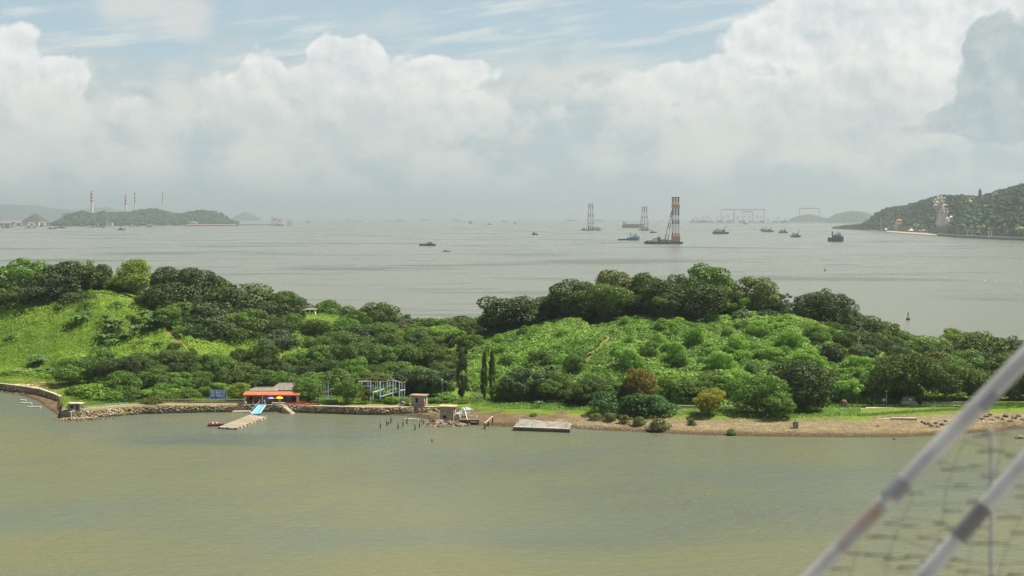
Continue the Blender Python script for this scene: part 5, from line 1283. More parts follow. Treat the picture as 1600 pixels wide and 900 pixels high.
# ================================================================ FAR SHORES
def DY(row): return CH*F/(row-Y0)
def far_hill(name, label, prof, base, depth, m, bump, seed, nu=200, nv=26, col=None, cell=60., back=.5, pw=.8, kind='structure'):
    """a hill from its skyline: prof = [(px, row)], base = [(px, distance)]; crest stands depth behind the foot"""
    p0, p1 = prof[0][0], prof[-1][0]; px = np.linspace(p0, p1, nu)
    row = np.interp(px, [q[0] for q in prof], [q[1] for q in prof]); D = np.interp(px, [q[0] for q in base], [q[1] for q in base])
    dep = np.interp(px, [q[0] for q in depth], [q[1] for q in depth]) if hasattr(depth, '__len__') else np.full(nu, depth)
    Yc = D+dep; H = np.maximum(CH-(row-Y0)*Yc/F, .5)
    t = np.concatenate([np.linspace(0, 1, nv), 1+np.linspace(.1, 1, 8)*back])
    T, PX = np.meshgrid(t, px, indexing='ij'); Dm = D[None]; dm = dep[None]
    Y = Dm+dm*T; X = (px[None]-800)/F*Y
    sh = np.where(T <= 1, np.sin(np.clip(T, 0, 1)*math.pi/2)**pw, np.cos((T-1)/back*math.pi/2))
    Z = H[None]*sh
    n = np.abs(2*fbm(X/cell, Y/cell, seed, 4)/.94-1); big = fbm(X/cell/7, Y/cell/7, seed+3, 3)-.45
    edge = np.clip(T*6, 0, 1)*np.clip((1+back-T)*6, 0, 1)
    Z = Z*(1+big*.45*np.sin(np.clip(T, 0, 1)*math.pi))+((1-n)*bump-bump*.6)*edge-1.0*(1-np.clip(T*30, 0, 1))
    I = np.arange(T.size).reshape(T.shape); Q = np.stack([I[:-1, :-1], I[:-1, 1:], I[1:, 1:], I[1:, :-1]], -1).reshape(-1, 4)
    zone = None
    if col is not None: zone = np.concatenate([col(PX, T, X, Y), np.ones(T.shape+(1,))], -1).reshape(-1, 4)
    o = link(name, np_mesh(name, np.stack([X, Y, Z], -1).reshape(-1, 3), Q, m, zone=zone, smooth=False)); tag(o, label=label, kind=kind)
    return o
def forest(name, label, src, n, r, m, seed, keep=None):
    """tree crowns of a far wood as many small faceted balls set on a hill mesh"""
    rng = np.random.default_rng(seed); me = src.data; nv = len(me.vertices); co = np.empty(nv*3, np.float32); me.vertices.foreach_get('co', co); co = co.reshape(-1, 3)
    za = np.empty(nv*4, np.float32); me.attributes['zone'].data.foreach_get('color', za); za = za.reshape(-1, 4)[:, :3]
    ii = np.where(co[:, 2] > 3)[0]
    if keep is not None: ii = ii[keep(co[ii])]
    i = rng.choice(ii, n); C = co[i]+rng.normal(0, r*.8, (n, 3))*np.array([1, 1, .15]); Z = za[i]*rng.uniform(.6, 1.35, (n, 1))*np.array([1, 1, 1])+rng.normal(0, .004, (n, 3)); Z = np.clip(Z, .006, 1)
    g = (1+5**.5)/2
    B = np.array([(-1, g, 0), (1, g, 0), (-1, -g, 0), (1, -g, 0), (0, -1, g), (0, 1, g), (0, -1, -g), (0, 1, -g), (g, 0, -1), (g, 0, 1), (-g, 0, -1), (-g, 0, 1)])/1.9
    Fc = np.array([(0, 11, 5), (0, 5, 1), (0, 1, 7), (0, 7, 10), (0, 10, 11), (1, 5, 9), (5, 11, 4), (11, 10, 2), (10, 7, 6), (7, 1, 8), (3, 9, 4), (3, 4, 2), (3, 2, 6), (3, 6, 8), (3, 8, 9), (4, 9, 5), (2, 4, 11), (6, 2, 10), (8, 6, 7), (9, 8, 1)])
    s = r*rng.uniform(.5, 1.5, (n, 1, 1)); V = B[None]*s*rng.uniform(.7, 1.3, (n, 12, 1))*np.array([1, 1, .95])+C[:, None]+np.array([0, 0, r*.25])
    Q = (Fc[None]+np.arange(n)[:, None, None]*12).reshape(-1, 3); zc = np.concatenate([np.repeat(Z, 12, 0), np.ones((n*12, 1))], 1)
    tag(link(name, np_mesh(name, V.reshape(-1, 3), Q, m, zone=zc)), label=label, kind='stuff')
def zonemat(name, scale):
    m = bpy.data.materials.new(name); m.use_nodes = True; nt = m.node_tree; nt.nodes.clear(); S.nt = nt
    g = nt.nodes.new('ShaderNodeNewGeometry'); pos = S(g.outputs['Position'])
    nn = noise(pos, scale, 5, .65)
    hs = nt.nodes.new('ShaderNodeHueSaturation'); S.put(hs.inputs['Color'], attr('zone')); S.put(hs.inputs['Value'], nn*1.7+.15)
    p = nt.nodes.new('ShaderNodeBsdfPrincipled'); nt.links.new(hs.outputs[0], p.inputs['Base Color']); p.inputs['Roughness'].default_value = .95; p.inputs['Specular IOR Level'].default_value = .1
    o = nt.nodes.new('ShaderNodeOutputMaterial'); nt.links.new(p.outputs[0], o.inputs[0]); return m
FOR = zonemat('far_forest', .05)
def c3(*a): return np.array(lin(*a)[:3])
def rightcol(PX, T, X, Y):
    n = fbm(X/55, Y/55, 4, 4)[..., None]; c = c3(46, 64, 38)*(.5+1.0*n)
    low = (T < .22)[..., None]; c = np.where(low, c3(64, 92, 42)*(.55+.9*n), c)
    # quarry face: wide at the foot, narrow above
    w = 8+9*np.clip(1-T/.75, 0, 1); q = (np.abs(PX-(1476-T*6)+(fbm(X/30, Y/30, 8, 3)-.45)*16) < w)&(T > .04)&(T < .80)
    c = np.where(q[..., None], c3(208, 196, 176)*(.6+.7*n), c)
    q2 = (fbm(X/40, Y/60, 18, 3) > .60)&(PX > 1440)&(PX < 1560)&(T > .25)&(T < .7)
    c = np.where(q2[..., None], c3(150, 134, 104)*(.6+.6*n), c)
    lot = (T < .05)[..., None]; return np.where(lot, c3(120, 128, 92), c)
RH = far_hill('wooded_hill', 'long wooded hill rising to the right edge, with a pale quarry face', [(1300, 356), (1318, 353), (1350, 350), (1362, 346), (1372, 337), (1388, 330), (1405, 327), (1420, 325.5), (1440, 318), (1462, 312), (1480, 310.5), (1500, 309.5), (1520, 311), (1536, 311), (1560, 303), (1582, 298), (1600, 293), (1680, 283), (1800, 276), (2000, 280), (2150, 300)],
         [(1300, 7200), (1385, 5900), (1400, 5800), (1440, 5300), (1462, 5050), (1474, 4600), (1500, 4180), (1600, 3620), (1800, 3000), (2150, 2700)], [(1300, 60), (1350, 130), (1375, 400), (1420, 700), (1600, 900), (2150, 900)], FOR, 11, 31, nu=460, nv=64, col=rightcol, cell=34, back=.6, pw=.62)
forest('far_forest', 'trees covering the right hill as one mass', RH, 15000, 7.0, FOR, 5, keep=lambda c: (c[:, 1] < 6500)&~((np.abs(c[:, 0]/c[:, 1]*F+800-1404) < 9)&(c[:, 2] < 46))&~((c[:, 0]/c[:, 1]*F+800 > 1384)&(c[:, 0]/c[:, 1]*F+800 < 1468)&(c[:, 2] < 14))&~((np.abs(c[:, 0]/c[:, 1]*F+800-1473) < 10)&(c[:, 2] > 5)&(c[:, 2] < 110)))
LH = zonemat('far_hill_forest', .02)
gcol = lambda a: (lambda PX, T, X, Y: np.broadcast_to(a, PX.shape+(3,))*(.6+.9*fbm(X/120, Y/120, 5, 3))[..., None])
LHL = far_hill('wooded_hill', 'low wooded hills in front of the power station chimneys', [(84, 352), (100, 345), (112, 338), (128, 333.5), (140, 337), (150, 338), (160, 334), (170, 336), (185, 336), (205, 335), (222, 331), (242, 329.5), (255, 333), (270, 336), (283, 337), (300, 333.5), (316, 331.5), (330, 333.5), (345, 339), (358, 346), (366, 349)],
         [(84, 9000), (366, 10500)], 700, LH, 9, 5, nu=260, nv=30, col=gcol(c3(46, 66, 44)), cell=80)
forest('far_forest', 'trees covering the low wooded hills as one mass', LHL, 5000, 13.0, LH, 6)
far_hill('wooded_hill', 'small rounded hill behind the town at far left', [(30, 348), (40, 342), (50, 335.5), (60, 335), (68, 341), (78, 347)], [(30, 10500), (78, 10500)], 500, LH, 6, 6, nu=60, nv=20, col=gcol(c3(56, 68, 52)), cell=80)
far_hill('wooded_hill', 'small hill behind the right shipyard gantry', [(1232, 344), (1240, 339), (1252, 336.5), (1266, 334.5), (1280, 338), (1300, 343)], [(1232, 15500), (1300, 15500)], 500, LH, 9, 7, nu=70, nv=16, col=gcol(c3(52, 70, 52)), cell=120)
far_hill('wooded_hill', 'long low far hill right of the shipyard', [(1290, 344), (1305, 335), (1320, 331.5), (1334, 329.5), (1350, 331.5), (1362, 335), (1380, 344)], [(1290, 13800), (1380, 13800)], 700, LH, 8, 8, nu=80, nv=16, col=gcol(c3(56, 74, 56)), cell=120)
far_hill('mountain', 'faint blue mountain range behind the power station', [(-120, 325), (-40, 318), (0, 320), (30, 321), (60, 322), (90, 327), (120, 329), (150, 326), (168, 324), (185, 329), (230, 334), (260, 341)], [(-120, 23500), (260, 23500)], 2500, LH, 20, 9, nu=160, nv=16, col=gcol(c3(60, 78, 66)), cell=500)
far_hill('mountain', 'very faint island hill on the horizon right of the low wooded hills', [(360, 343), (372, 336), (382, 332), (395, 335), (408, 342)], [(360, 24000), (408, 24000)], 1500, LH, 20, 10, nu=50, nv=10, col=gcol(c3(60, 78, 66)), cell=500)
# low land strips with port clutter
def flatland(name, label, px0, px1, D0, D1, h, col, m=None):
    mm = m or mat(name+'_soil', col); V = []
    V = [(gx(px0, D0), D0, h), (gx(px1, D0), D0, h), (gx(px1, D1), D1, h), (gx(px0, D1), D1, h)]; V += [(x, y, -2) for x, y, z in V]
    tag(MB().add(V, [(0, 1, 2, 3), (4, 5, 1, 0), (5, 6, 2, 1), (6, 7, 3, 2), (7, 4, 0, 3)]).build(name, mm), label=label, kind='structure')
flatland('port_land', 'flat port land at the far left', -200, 92, 9200, 11000, 3, (.16, .18, .13))
flatland('shipyard_land', 'flat shipyard land on the far shore', 1076, 1372, 13600, 15400, 4, (.17, .19, .15))
flatland('sand_spit', 'orange sandy spit at the right end of the low wooded hills', 290, 367, 9400, 9900, 8, (.52, .36, .22))
flatland('long_breakwater', 'long pale breakwater beyond the sandy spit', 366, 428, 10300, 10500, 7, (.42, .42, .40))
FW = mat('far_white', (.74, .74, .72), (.62, .62, .60)); FR2 = mat('far_red', (.50, .16, .14), (.42, .13, .12)); FG = mat('far_grey', (.30, .32, .33), (.22, .23, .24)); FRF = mat('far_rust_roof', (.40, .22, .17), (.32, .19, .15))
def far_building(px, D, w, d, h, z=3, m=FW, roof=FRF, label='', flat=True, rows=2, cols=6):
    t = thing('building', label, 'building', (gx(px, D), D, z)); MB().box((0, 0, -2), (w, d, h+2)).build('wall', m, t)
    if flat: MB().box((0, 0, h+.01), (w+1, d+1, 1)).build('roof', roof, t)
    else: MB().add([(-w/2-1, -d/2-1, h+.01), (w/2+1, -d/2-1, h+.01), (w/2+1, d/2+1, h+.01), (-w/2-1, d/2+1, h+.01), (-w/2-1, 0, h+d*.35), (w/2+1, 0, h+d*.35)], [(3, 2, 1, 0), (0, 1, 5, 4), (1, 2, 5), (2, 3, 4, 5), (3, 0, 4)]).build('roof', roof, t)
    wb = MB()
    for r in range(rows):
        for c in range(cols): wb.box((-w/2+(c+.5)*w/cols, -d/2-.08, (r+.35)*h/rows), (w/cols*.5, .15, h/rows*.4))
    tag(wb.build('windows', FG, t), kind='stuff')
    return t
rb = random.Random(31)
names = ['first', 'second', 'third', 'fourth', 'fifth', 'sixth', 'seventh', 'eighth', 'ninth', 'tenth']
for i, px in enumerate([3, 12, 21, 30, 40, 49, 58, 67, 76]):
    far_building(px, 9300+rb.uniform(0, 500), rb.uniform(24, 40), 18, rb.uniform(10, 22), m=rb.choice([FW, FW, FRF]), flat=i % 2 == 0, label='%s from the left of the low port buildings on the far left shore' % names[i])
for i, (px, w, h) in enumerate([(104, 60, 34), (112, 70, 40), (124, 66, 44), (186, 60, 38), (190, 40, 46), (204, 50, 42)]):
    far_building(px, 11200, w, 40, h+50, z=3, label='%s from the left of the pale power station blocks showing over the low wooded hills' % names[i])
far_building(172, 9080, 34, 16, 16, z=6, label='pale building on the lower slope of the low wooded hills')
far_building(163, 9100, 34, 18, 34, z=6, m=FRF, label='reddish building beside the pale one on the lower slope of the low wooded hills')
for i, (px, w, h) in enumerate([(1317, 60, 34), (1330, 66, 40), (1345, 40, 30), (1357, 50, 28)]): far_building(px, 13900, w, 40, h, z=4, label='%s from the left of the white sheds below the long low far hill' % names[i])
for i, (px, w, h) in enumerate([(1085, 80, 18), (1098, 70, 22), (1110, 60, 16), (1125, 50, 20), (1140, 60, 26), (1160, 60, 16), (1175, 60, 18), (1190, 50, 16), (1210, 50, 14), (1225, 60, 18)]): far_building(px, 14200, w, 40, h, z=4, m=FG if i % 2 else FW, label='%s from the left of the low shipyard sheds under the far gantries' % names[i])
CHW = mat('chimney_concrete', (.80, .70, .68), (.72, .62, .60)); CHR = mat('chimney_red', (.34, .10, .09)); CHWH = mat('chimney_white', (.80, .80, .78))
def chimney(px, top, D, r, label, base=3):
    H = CH-(top-Y0)*D/F-base; t = thing('chimney', label, 'chimney', (gx(px, D), D, base))
    MB().lathe((0, 0, 0), [(r*1.35, 0), (r*1.15, H*.35), (r, H*.70)], 14).build('shaft', CHW, t)
    n = 6
    for i in range(n):
        a = H*(.70+.05*i); MB().lathe((0, 0, a+.02), [(r*1.15, 0), (r*1.15, H*.05-.04)], 14).build('band', CHWH if i % 2 else CHR, t)
    MB().lathe((0, 0, H), [(r*1.2, 0), (r*1.2, H*.015), (r*.8, H*.016)], 14).build('rim', FG, t)
chimney(143.5, 300, 10800, 9.5, 'thickest banded chimney, first from the left'); chimney(196.5, 306, 10900, 7.5, 'shorter banded chimney, second from the left'); chimney(211, 301, 11100, 5.5, 'thin banded chimney, third from the left'); chimney(254, 301, 11500, 4.8, 'thinnest banded chimney, alone at the right of the four')
# gantry cranes of the shipyard
def gantry(px0, px1, top, D, label, legs=(0, 1), th=5, mm=FR2):
    H = CH-(top-Y0)*D/F-4; X0, X1 = gx(px0, D), gx(px1, D); W_ = X1-X0; t = thing('gantry_crane', label, 'crane', ((X0+X1)/2, D, 4))
    MB().box((0, 0, H-th*1.6), (W_+8, th*1.6, th*1.6)).build('bridge_girder', mm, t)
    for s in (-1, 1):
        b = MB(); b.tube((s*W_/2, -9, 0), (s*W_/2, -2, H-th), th*.42, n=5); b.tube((s*W_/2, 9, 0), (s*W_/2, 2, H-th), th*.42, n=5); b.box((s*W_/2, 0, H*.25), (th*.7, 16, th*.5)); b.build('leg', mm, t)
    MB().box((W_*.2, 0, H+.02), (12, 8, 6)).build('trolley', FG, t)
gantry(1127, 1146, 327, 14300, 'left red gantry crane of the wide shipyard pair'); gantry(1148, 1194, 327, 14400, 'widest red gantry crane on the far shore'); gantry(1249, 1280, 325, 14900, 'red gantry crane standing apart in front of the small far hill')
gantry(1160, 1176, 330, 14600, 'small red gantry crane under the widest one')
def port_crane(px, D, H, label, mm=FR2, lean=1):
    t = thing('port_crane', label, 'crane', (gx(px, D), D, 3)); b = MB()
    for s in (-1, 1): MB().tube((s*8, 0, 0), (s*4, 0, H*.6), 1.8, n=4).build('leg', mm, t)
    MB().box((0, 0, H*.58), (16, 10, 8)).build('machine_house', mm, t); MB().tube((0, 0, H*.6), (lean*H*.5, 0, H), 1.8, n=4).build('jib', mm, t); MB().tube((0, 0, H*.6), (-lean*4, 0, H*.95), 1.2, n=4).build('mast', mm, t)
for i, (px, H, l) in enumerate([(1083, 58, 1), (1090, 66, -1), (1098, 76, 1), (1104, 84, 1), (1110, 60, -1), (1120, 70, 1), (1200, 55, 1), (1216, 70, -1), (1227, 50, 1), (1292, 60, 1)]): port_crane(px, 14300, H, '%s from the left of the slender shipyard cranes on the far shore' % names[i], FR2 if i < 6 else FG, l)
for i, (px, H, l) in enumerate([(1131, 92, 1), (1138, 100, 1), (1153, 96, -1), (1163, 104, 1), (1171, 90, 1), (1183, 98, -1), (1189, 88, 1), (1257, 84, 1), (1271, 90, -1)]): port_crane(px, 14350, H, '%s from the left of the faint cranes crowded under the big red gantries' % names[i], FR2 if i % 2 else FG, l)
for i, (px, H, l) in enumerate([(426, 56, 1), (431, 62, -1), (437, 50, 1)]): port_crane(px, 9900, H, '%s red crane of the small group past the long breakwater' % ('left', 'middle', 'right')[i], FR2, l)
t = thing('floating_dock', 'low floating dock under the small group of red cranes', 'dock', (gx(432, 9900), 9900, 0)); MB().box((0, 0, -1), (90, 24, 4)).build('hull', FG, t)
t = thing('white_frame_tower', 'white square framework standing in the water beyond the small red cranes', 'tower', (gx(452.5, 9900), 9900, 0))
for x in (-14, 0, 14): MB().box((x, 0, 0), (4, 4, 36)).build('post', FW, t)
for z in (8, 20, 32.1): MB().box((0, 2.1, z), (34, 4, 4)).build('beam', FW, t)
# pagoda on the ridge
def pagoda():
    px, D = 1531.5, 4480; zt = CH-(293.5-Y0)*D/F; z0 = CH-(310-Y0)*D/F-6; H = zt-z0; t = thing('pagoda', 'dark seven storey pagoda on the ridge of the right hill', 'pagoda', (gx(px, D), D, z0))
    pm = mat('pagoda_brick', (.11, .07, .05), (.08, .05, .04)); n = 7; sh = H*.86/n
    for i in range(n):
        r = 7.4*(1-.06*i); MB().lathe((0, 0, i*sh), [(r, 0), (r*.97, sh*.72)], 8).build('storey', pm, t); MB().lathe((0, 0, i*sh+sh*.72+.01), [(r*1.28, 0), (r*.95, sh*.27)], 8).build('eave', FG, t)
    MB().lathe((0, 0, n*sh), [(3.4, 0), (1.0, H*.06), (.4, H*.14)], 8).build('spire', pm, t)
pagoda()
# beach, tents, temple, gate, sea wall at the foot of the right hill
def strip(name, label, pts, w, z0, z1, m, kind='structure'):
    b = MB()
    for (a, Ya), (c, Yc) in zip(pts[:-1], pts[1:]):
        v = [(gx(a, Ya), Ya, z1), (gx(c, Yc), Yc, z1), (gx(c, Yc+w), Yc+w, z1+.4), (gx(a, Ya+w), Ya+w, z1+.4)]; v += [(p[0], p[1]-(1 if i < 2 else 0), z0) for i, p in enumerate(v)]
        b.add(v, [(0, 1, 2, 3), (4, 5, 1, 0), (5, 6, 2, 1), (6, 7, 3, 2), (7, 4, 0, 3)])
    o = b.build(name, m); tag(o, label, kind=kind) if kind else tag(o, label, 'sea wall'); return o
SAND = mat('far_sand', (.40, .33, .22), (.33, .27, .18), scale=.05)
strip('beach', 'strip of yellow sand below the right hill', [(1385, 5560), (1410, 5100), (1440, 4750), (1466, 4440)], 420, -1, 2, SAND)
strip('mud_flat', 'pale mud flat at the tip of the right headland', [(1306, 7200), (1345, 6500), (1386, 5560)], 60, -1, 2.0, mat('far_mud', (.40, .36, .30), (.33, .30, .25)))
strip('sea_wall', 'long grey sea wall below the right hill', [(1465, 4470), (1500, 4080), (1550, 3790), (1600, 3560), (1700, 3200), (1900, 2850)], 40, -1, 7, mat('far_wall', (.20, .20, .17), (.15, .15, .13), scale=.03), kind=None)
temple = thing('temple', 'yellow-roofed temple building at the foot of the right hill', 'building', (gx(1405, 5760), 5760, 24))
MB().box((0, 0, -24), (26, 16, 34)).build('wall', mat('cream_wall', (.62, .52, .32), (.55, .46, .3)), temple)
MB().box((0, 0, 10.02), (34, 22, 5), top=.7).build('roof', mat('yellow_roof', (.55, .36, .14), (.5, .3, .12)), temple); MB().box((0, 0, 15.04), (18, 12, 7)).build('upper_hall', mat('cream_wall', (1, 1, 1)), temple); MB().box((0, 0, 22.06), (24, 16, 5), top=.4).build('upper_roof', mat('yellow_roof', (1, 1, 1)), temple)
for i, (px, w, m) in enumerate([(1384, 9, FW), (1444, 11, FW), (1450, 14, FG), (1424, 16, FW), (1437, 10, FG), (1462, 12, mat('far_blue', (.25, .36, .48)))]):
    D = float(np.interp(px, [1384, 1466], [5800, 4980])); t = thing('tent', ('white tent at the left end of the sand', 'white peaked tent near the middle of the sand', 'grey-white wide tent beside the peaked one', 'long low white canopy behind the sand', 'grey canopy between the long low one and the peaked tent', 'bluish canopy by the foot of the quarry')[i], 'tent', (gx(px, D), D, 3.5))
    for sx in (-1, 1): MB().box((sx*w*.45, 0, 0), (.5, .5, 5)).build('pole', FG, t)
    MB().lathe((0, 0, 5), [(w*.9, 0), (w*.4, 3.2), (.2, 8)], 6).build('canopy', m, t)
t = thing('memorial_gate', 'white gate frame on the lawn below the right hill', 'gate', (gx(1516, 4060), 4060, 7.4))
for x in (-8, 6): MB().box((x, 0, 0), (2.5, 3, 13)).build('pillar', FW, t)
MB().box((-1, 0, 13.02), (20, 3, 2.6)).build('lintel', FW, t)
t = thing('signal_mast', 'thin pale mast on the headland of the right hill', 'mast', (gx(1376.5, 5700), 5700, 4)); MB().tube((0, 0, 0), (0, 0, 52), 1.0, .6, 6).build('pole', FW, t); MB().tube((-4, 0, 46), (4, 0, 46), .5, n=5).build('yard', FW, t)
t = thing('beacon', 'white beacon tower at the tip of the right headland', 'lighthouse', (gx(1312.5, 7150), 7150, 3)); MB().lathe((0, 0, 0), [(3.2, 0), (2.4, 16)], 10).build('tower', FW, t); MB().lathe((0, 0, 16), [(3, 0), (3, .5), (1.8, .6), (1.8, 4), (.3, 6)], 10).build('lantern', FW, t)
for i, (px, D) in enumerate([(1545, 3830), (1549, 3815)]):
    tag(MB().tube((0, 0, 0), (0, 0, 15), 1.0, .8, 6).box((0, 0, 15), (3, 3, 1)).build('pillar', FW, None, (gx(px, D), D, 7.4)), ('left', 'right')[i]+' white pillar of the pair on the sea wall below the right hill', 'pillar')
# ================================================================ VESSELS
NAVY = mat('navy_hull', (.04, .07, .10), (.03, .05, .07)); TUGB = mat('tug_blue', (.05, .20, .36), (.04, .16, .30)); HRED = mat('hull_red', (.36, .12, .11), (.30, .10, .09)); GREYH = mat('dark_grey_hull', (.09, .10, .095), (.06, .07, .065)); ORG = mat('vessel_orange', (.72, .36, .04), (.62, .30, .04)); CRR = mat('crane_dark_red', (.13, .03, .028), (.09, .025, .022)); CRW = mat('crane_white', (.80, .78, .74), (.7, .68, .64)); ORD = mat('boat_orange', (.60, .26, .14), (.5, .2, .12))
def hull(t, L_, W_, H_, m, name='hull', bow=.3, x=0, sheer=.3, flip=1):
    V, fs = hull_mesh(L_, W_, H_, bow, sheer); o = MB().add([(v[0]*flip+x, v[1]*flip, v[2]) for v in V], fs).build(name, m, t); return o
def pile_crane(px0, px1, row, top, twx, label, spread, n_legs=3, orange=False, back=False, cabin=0, segs=10):
    """floating piling crane: barge, three banded lattice legs, cabins"""
    D = DY(row); W_ = (px1-px0)/F*D; X = gx((px0+px1)/2, D); t = thing('piling_barge', label, 'barge', (X, D, 0))
    b = MB(); h = 4.5; b.add([(-W_/2, -14, h), (W_/2, -14, h), (W_/2, 14, h), (-W_/2, 14, h), (-W_/2+4, -13, -1), (W_/2-4, -13, -1), (W_/2-4, 13, -1), (-W_/2+4, 13, -1)], [(0, 1, 2, 3), (4, 5, 1, 0), (5, 6, 2, 1), (6, 7, 3, 2), (7, 4, 0, 3), (7, 6, 5, 4)]); b.build('hull', GREYH if not orange else NAVY, t)
    zt = CH-(top-Y0)*D/F; xc = gx(twx, D)-X; wb = spread[0]/F*D; wt = spread[1]/F*D; r = .62
    for i in range(n_legs):
        s = i-(n_legs-1)/2; xb = xc+s*wb; xt = xc+s*wt
        for k in range(segs):
            a, bq = k/segs, (k+1)/segs; za, zb = h+(zt-h)*a, h+(zt-h)*bq; xa, xb2 = xb+(xt-xb)*a, xb+(xt-xb)*bq
            if orange: m = ORG if k in (7, 8) and k == 8 else (CRR if k in (0, 1, 4, 7, 9) or k == 6 else CRW)
            else: m = CRR if (k % 3 == 2 or k == 0 or k == segs-1) else CRW
            seg = MB(); g = (1.1 if not orange else 1.5)*(D/3200)**.5
            for (dx, dy) in ((-g, -g), (g, -g), (g, g), (-g, g)): seg.tube((xa+dx, dy, za), (xb2+dx, dy, zb), r, n=4, caps=False)
            q = 3
            for j in range(q):
                z1_, z2_ = za+(zb-za)*j/q, za+(zb-za)*(j+1)/q; x1_, x2_ = xa+(xb2-xa)*j/q, xa+(xb2-xa)*(j+1)/q
                seg.tube((x1_-g, -g, z1_), (x2_+g, -g, z2_), r*.7, n=3, caps=False); seg.tube((x1_+g, g, z1_), (x2_-g, g, z2_), r*.7, n=3, caps=False); seg.tube((x1_-g, -g, z2_), (x1_+g, -g, z2_), r*.7, n=3, caps=False)
            seg.build('tower_section', m, t)
    MB().box((xc, 0, zt), (wt*2.6+3, 4, 1.6)).build('head_beam', CRR, t)
    if not orange:
        # raking outer braces widen the foot
        for s in (-1, 1):
            for a, bq, m in ((0, .3, CRW), (.3, .45, CRR), (.45, .7, CRW)):
                x0_, x1_ = xc+s*(wb*1.5+5), xc+s*(wt+2.5); MB().tube((x0_+(x1_-x0_)*a/.7, 3, h+(zt-h)*a), (x0_+(x1_-x0_)*bq/.7, 3, h+(zt-h)*bq), 1.0, n=4).build('brace', m, t)
        MB().box((xc, 2, h+(zt-h)*.12), (wb*2+16, 6, 3)).build('cross_beam', CRW, t)
    for s in (-1, 0, 1): MB().box((xc+s*wb, 0, h+.01), (wb*.5+1, 12, (zt-h)*.10)).build('winch_house', CRR if s else FRF, t)
    return t, X, D, W_, h, zt, xc, wb
tA = pile_crane(907, 940, 360, 319, 923, 'left piling barge, three red and white banded towers and a long white cabin', (3.4, 3.0))
MB().box((tA[3]*.26, 0, tA[4]+.02), (30, 14, 12)).build('deck_house', CRW, tA[0]); MB().box((-tA[3]*.33, 0, tA[4]+.02), (9, 10, 9)).build('deck_house', CRW, tA[0])
tB = pile_crane(998, 1016, 360, 323.5, 1007, 'middle piling barge, white pyramid of banded towers in front of the red ship', (4.2, 3.2))
MB().box((0, -3, tB[4]+.02), (30, 10, 8)).build('deck_house', CRW, tB[0])
tC = pile_crane(1006, 1067, 381, 309, 1055.6, 'nearest and tallest piling barge, dark, white and orange banded towers', (4.6, 4.2), orange=True)
t, X, D, W_, h, zt, xc, wb = tC
rx = lambda px: gx(px, D)-X; rz_ = lambda row: CH-(row-Y0)*D/F
for k, m in enumerate([CRR, CRW, CRR, CRW, CRR]):
    a, bq = k/5, (k+1)/5; A, B = Vector((rx(1039), 0, rz_(374))), Vector((rx(1049.5), 0, rz_(330))); MB().tube(A.lerp(B, a), A.lerp(B, bq), 1.1, n=5).build('back_stay', m, t)
    A, B = Vector((rx(1044), 4, rz_(375))), Vector((rx(1051), 4, rz_(332))); MB().tube(A.lerp(B, a), A.lerp(B, bq), .9, n=5).build('back_stay', CRW if k % 2 else CRR, t)
MB().tube((rx(1049.5), 0, rz_(330)), (rx(1053), 0, rz_(329)), .9, n=4).build('strut', GREYH, t)
for px0, px1, r0, m, nm in [(1008, 1020, 377.5, GREYH, 'deck_machinery'), (1019, 1027, 371.5, CRW, 'deck_house'), (1026.5, 1031, 370, HRED, 'winch'), (1030, 1037, 374, HRED, 'winch'), (1037, 1044, 374, ORD, 'winch_house'), (1042, 1050, 375, TUGB, 'deck_machinery'), (1049, 1062, 369, ORD, 'leader_foot'), (1012, 1018, 375, CRW, 'deck_house'), (1032, 1050, 377, CRW, 'pipework')]:
    MB().box(((rx(px0)+rx(px1))/2, -5-RNG.uniform(0, 1), h+.03), (rx(px1)-rx(px0), 10, max(rz_(r0)-h, 2))).build(nm, m, t)
MB().box((xc, -1, rz_(325)), (wb*2+5, 6, 7.5)).build('leader_carriage', ORG, t); MB().box((xc, -1, rz_(370)), (wb*2+5, 6, 3.5)).build('leader_gate', ORG, t)
# cargo ship
def cargo():
    D = 7750; X0, X1 = gx(973, D), gx(1003, D); L_ = X1-X0+14; t = thing('cargo_ship', 'long dull red cargo ship at anchor with pale deck cranes', 'ship', ((X0+X1)/2+4, D, 0))
    hull(t, L_, 22, 15, HRED, flip=1, bow=.15); MB().box((0, 0, 15.02), (L_*.93, 20, 3)).build('bulwark', GREYH, t)
    MB().box((-L_*.40, 0, 17), (14, 18, 15)).build('bridge_house', FW, t); MB().box((-L_*.43, 0, 32), (5, 6, 7)).build('funnel', FG, t)
    for i in range(4): x = -L_*.22+i*L_*.17; MB().box((x, 0, 17), (2.5, 2.5, 17)).build('derrick_post', FW, t); MB().tube((x, 0, 24), (x+9, 0, 31), .8, n=4).build('derrick_boom', FW, t)
    for i in range(5): x = -L_*.28+i*L_*.155; MB().box((x, 0, 18.03), (L_*.1, 14, 4)).build('hatch', FG, t)
cargo()
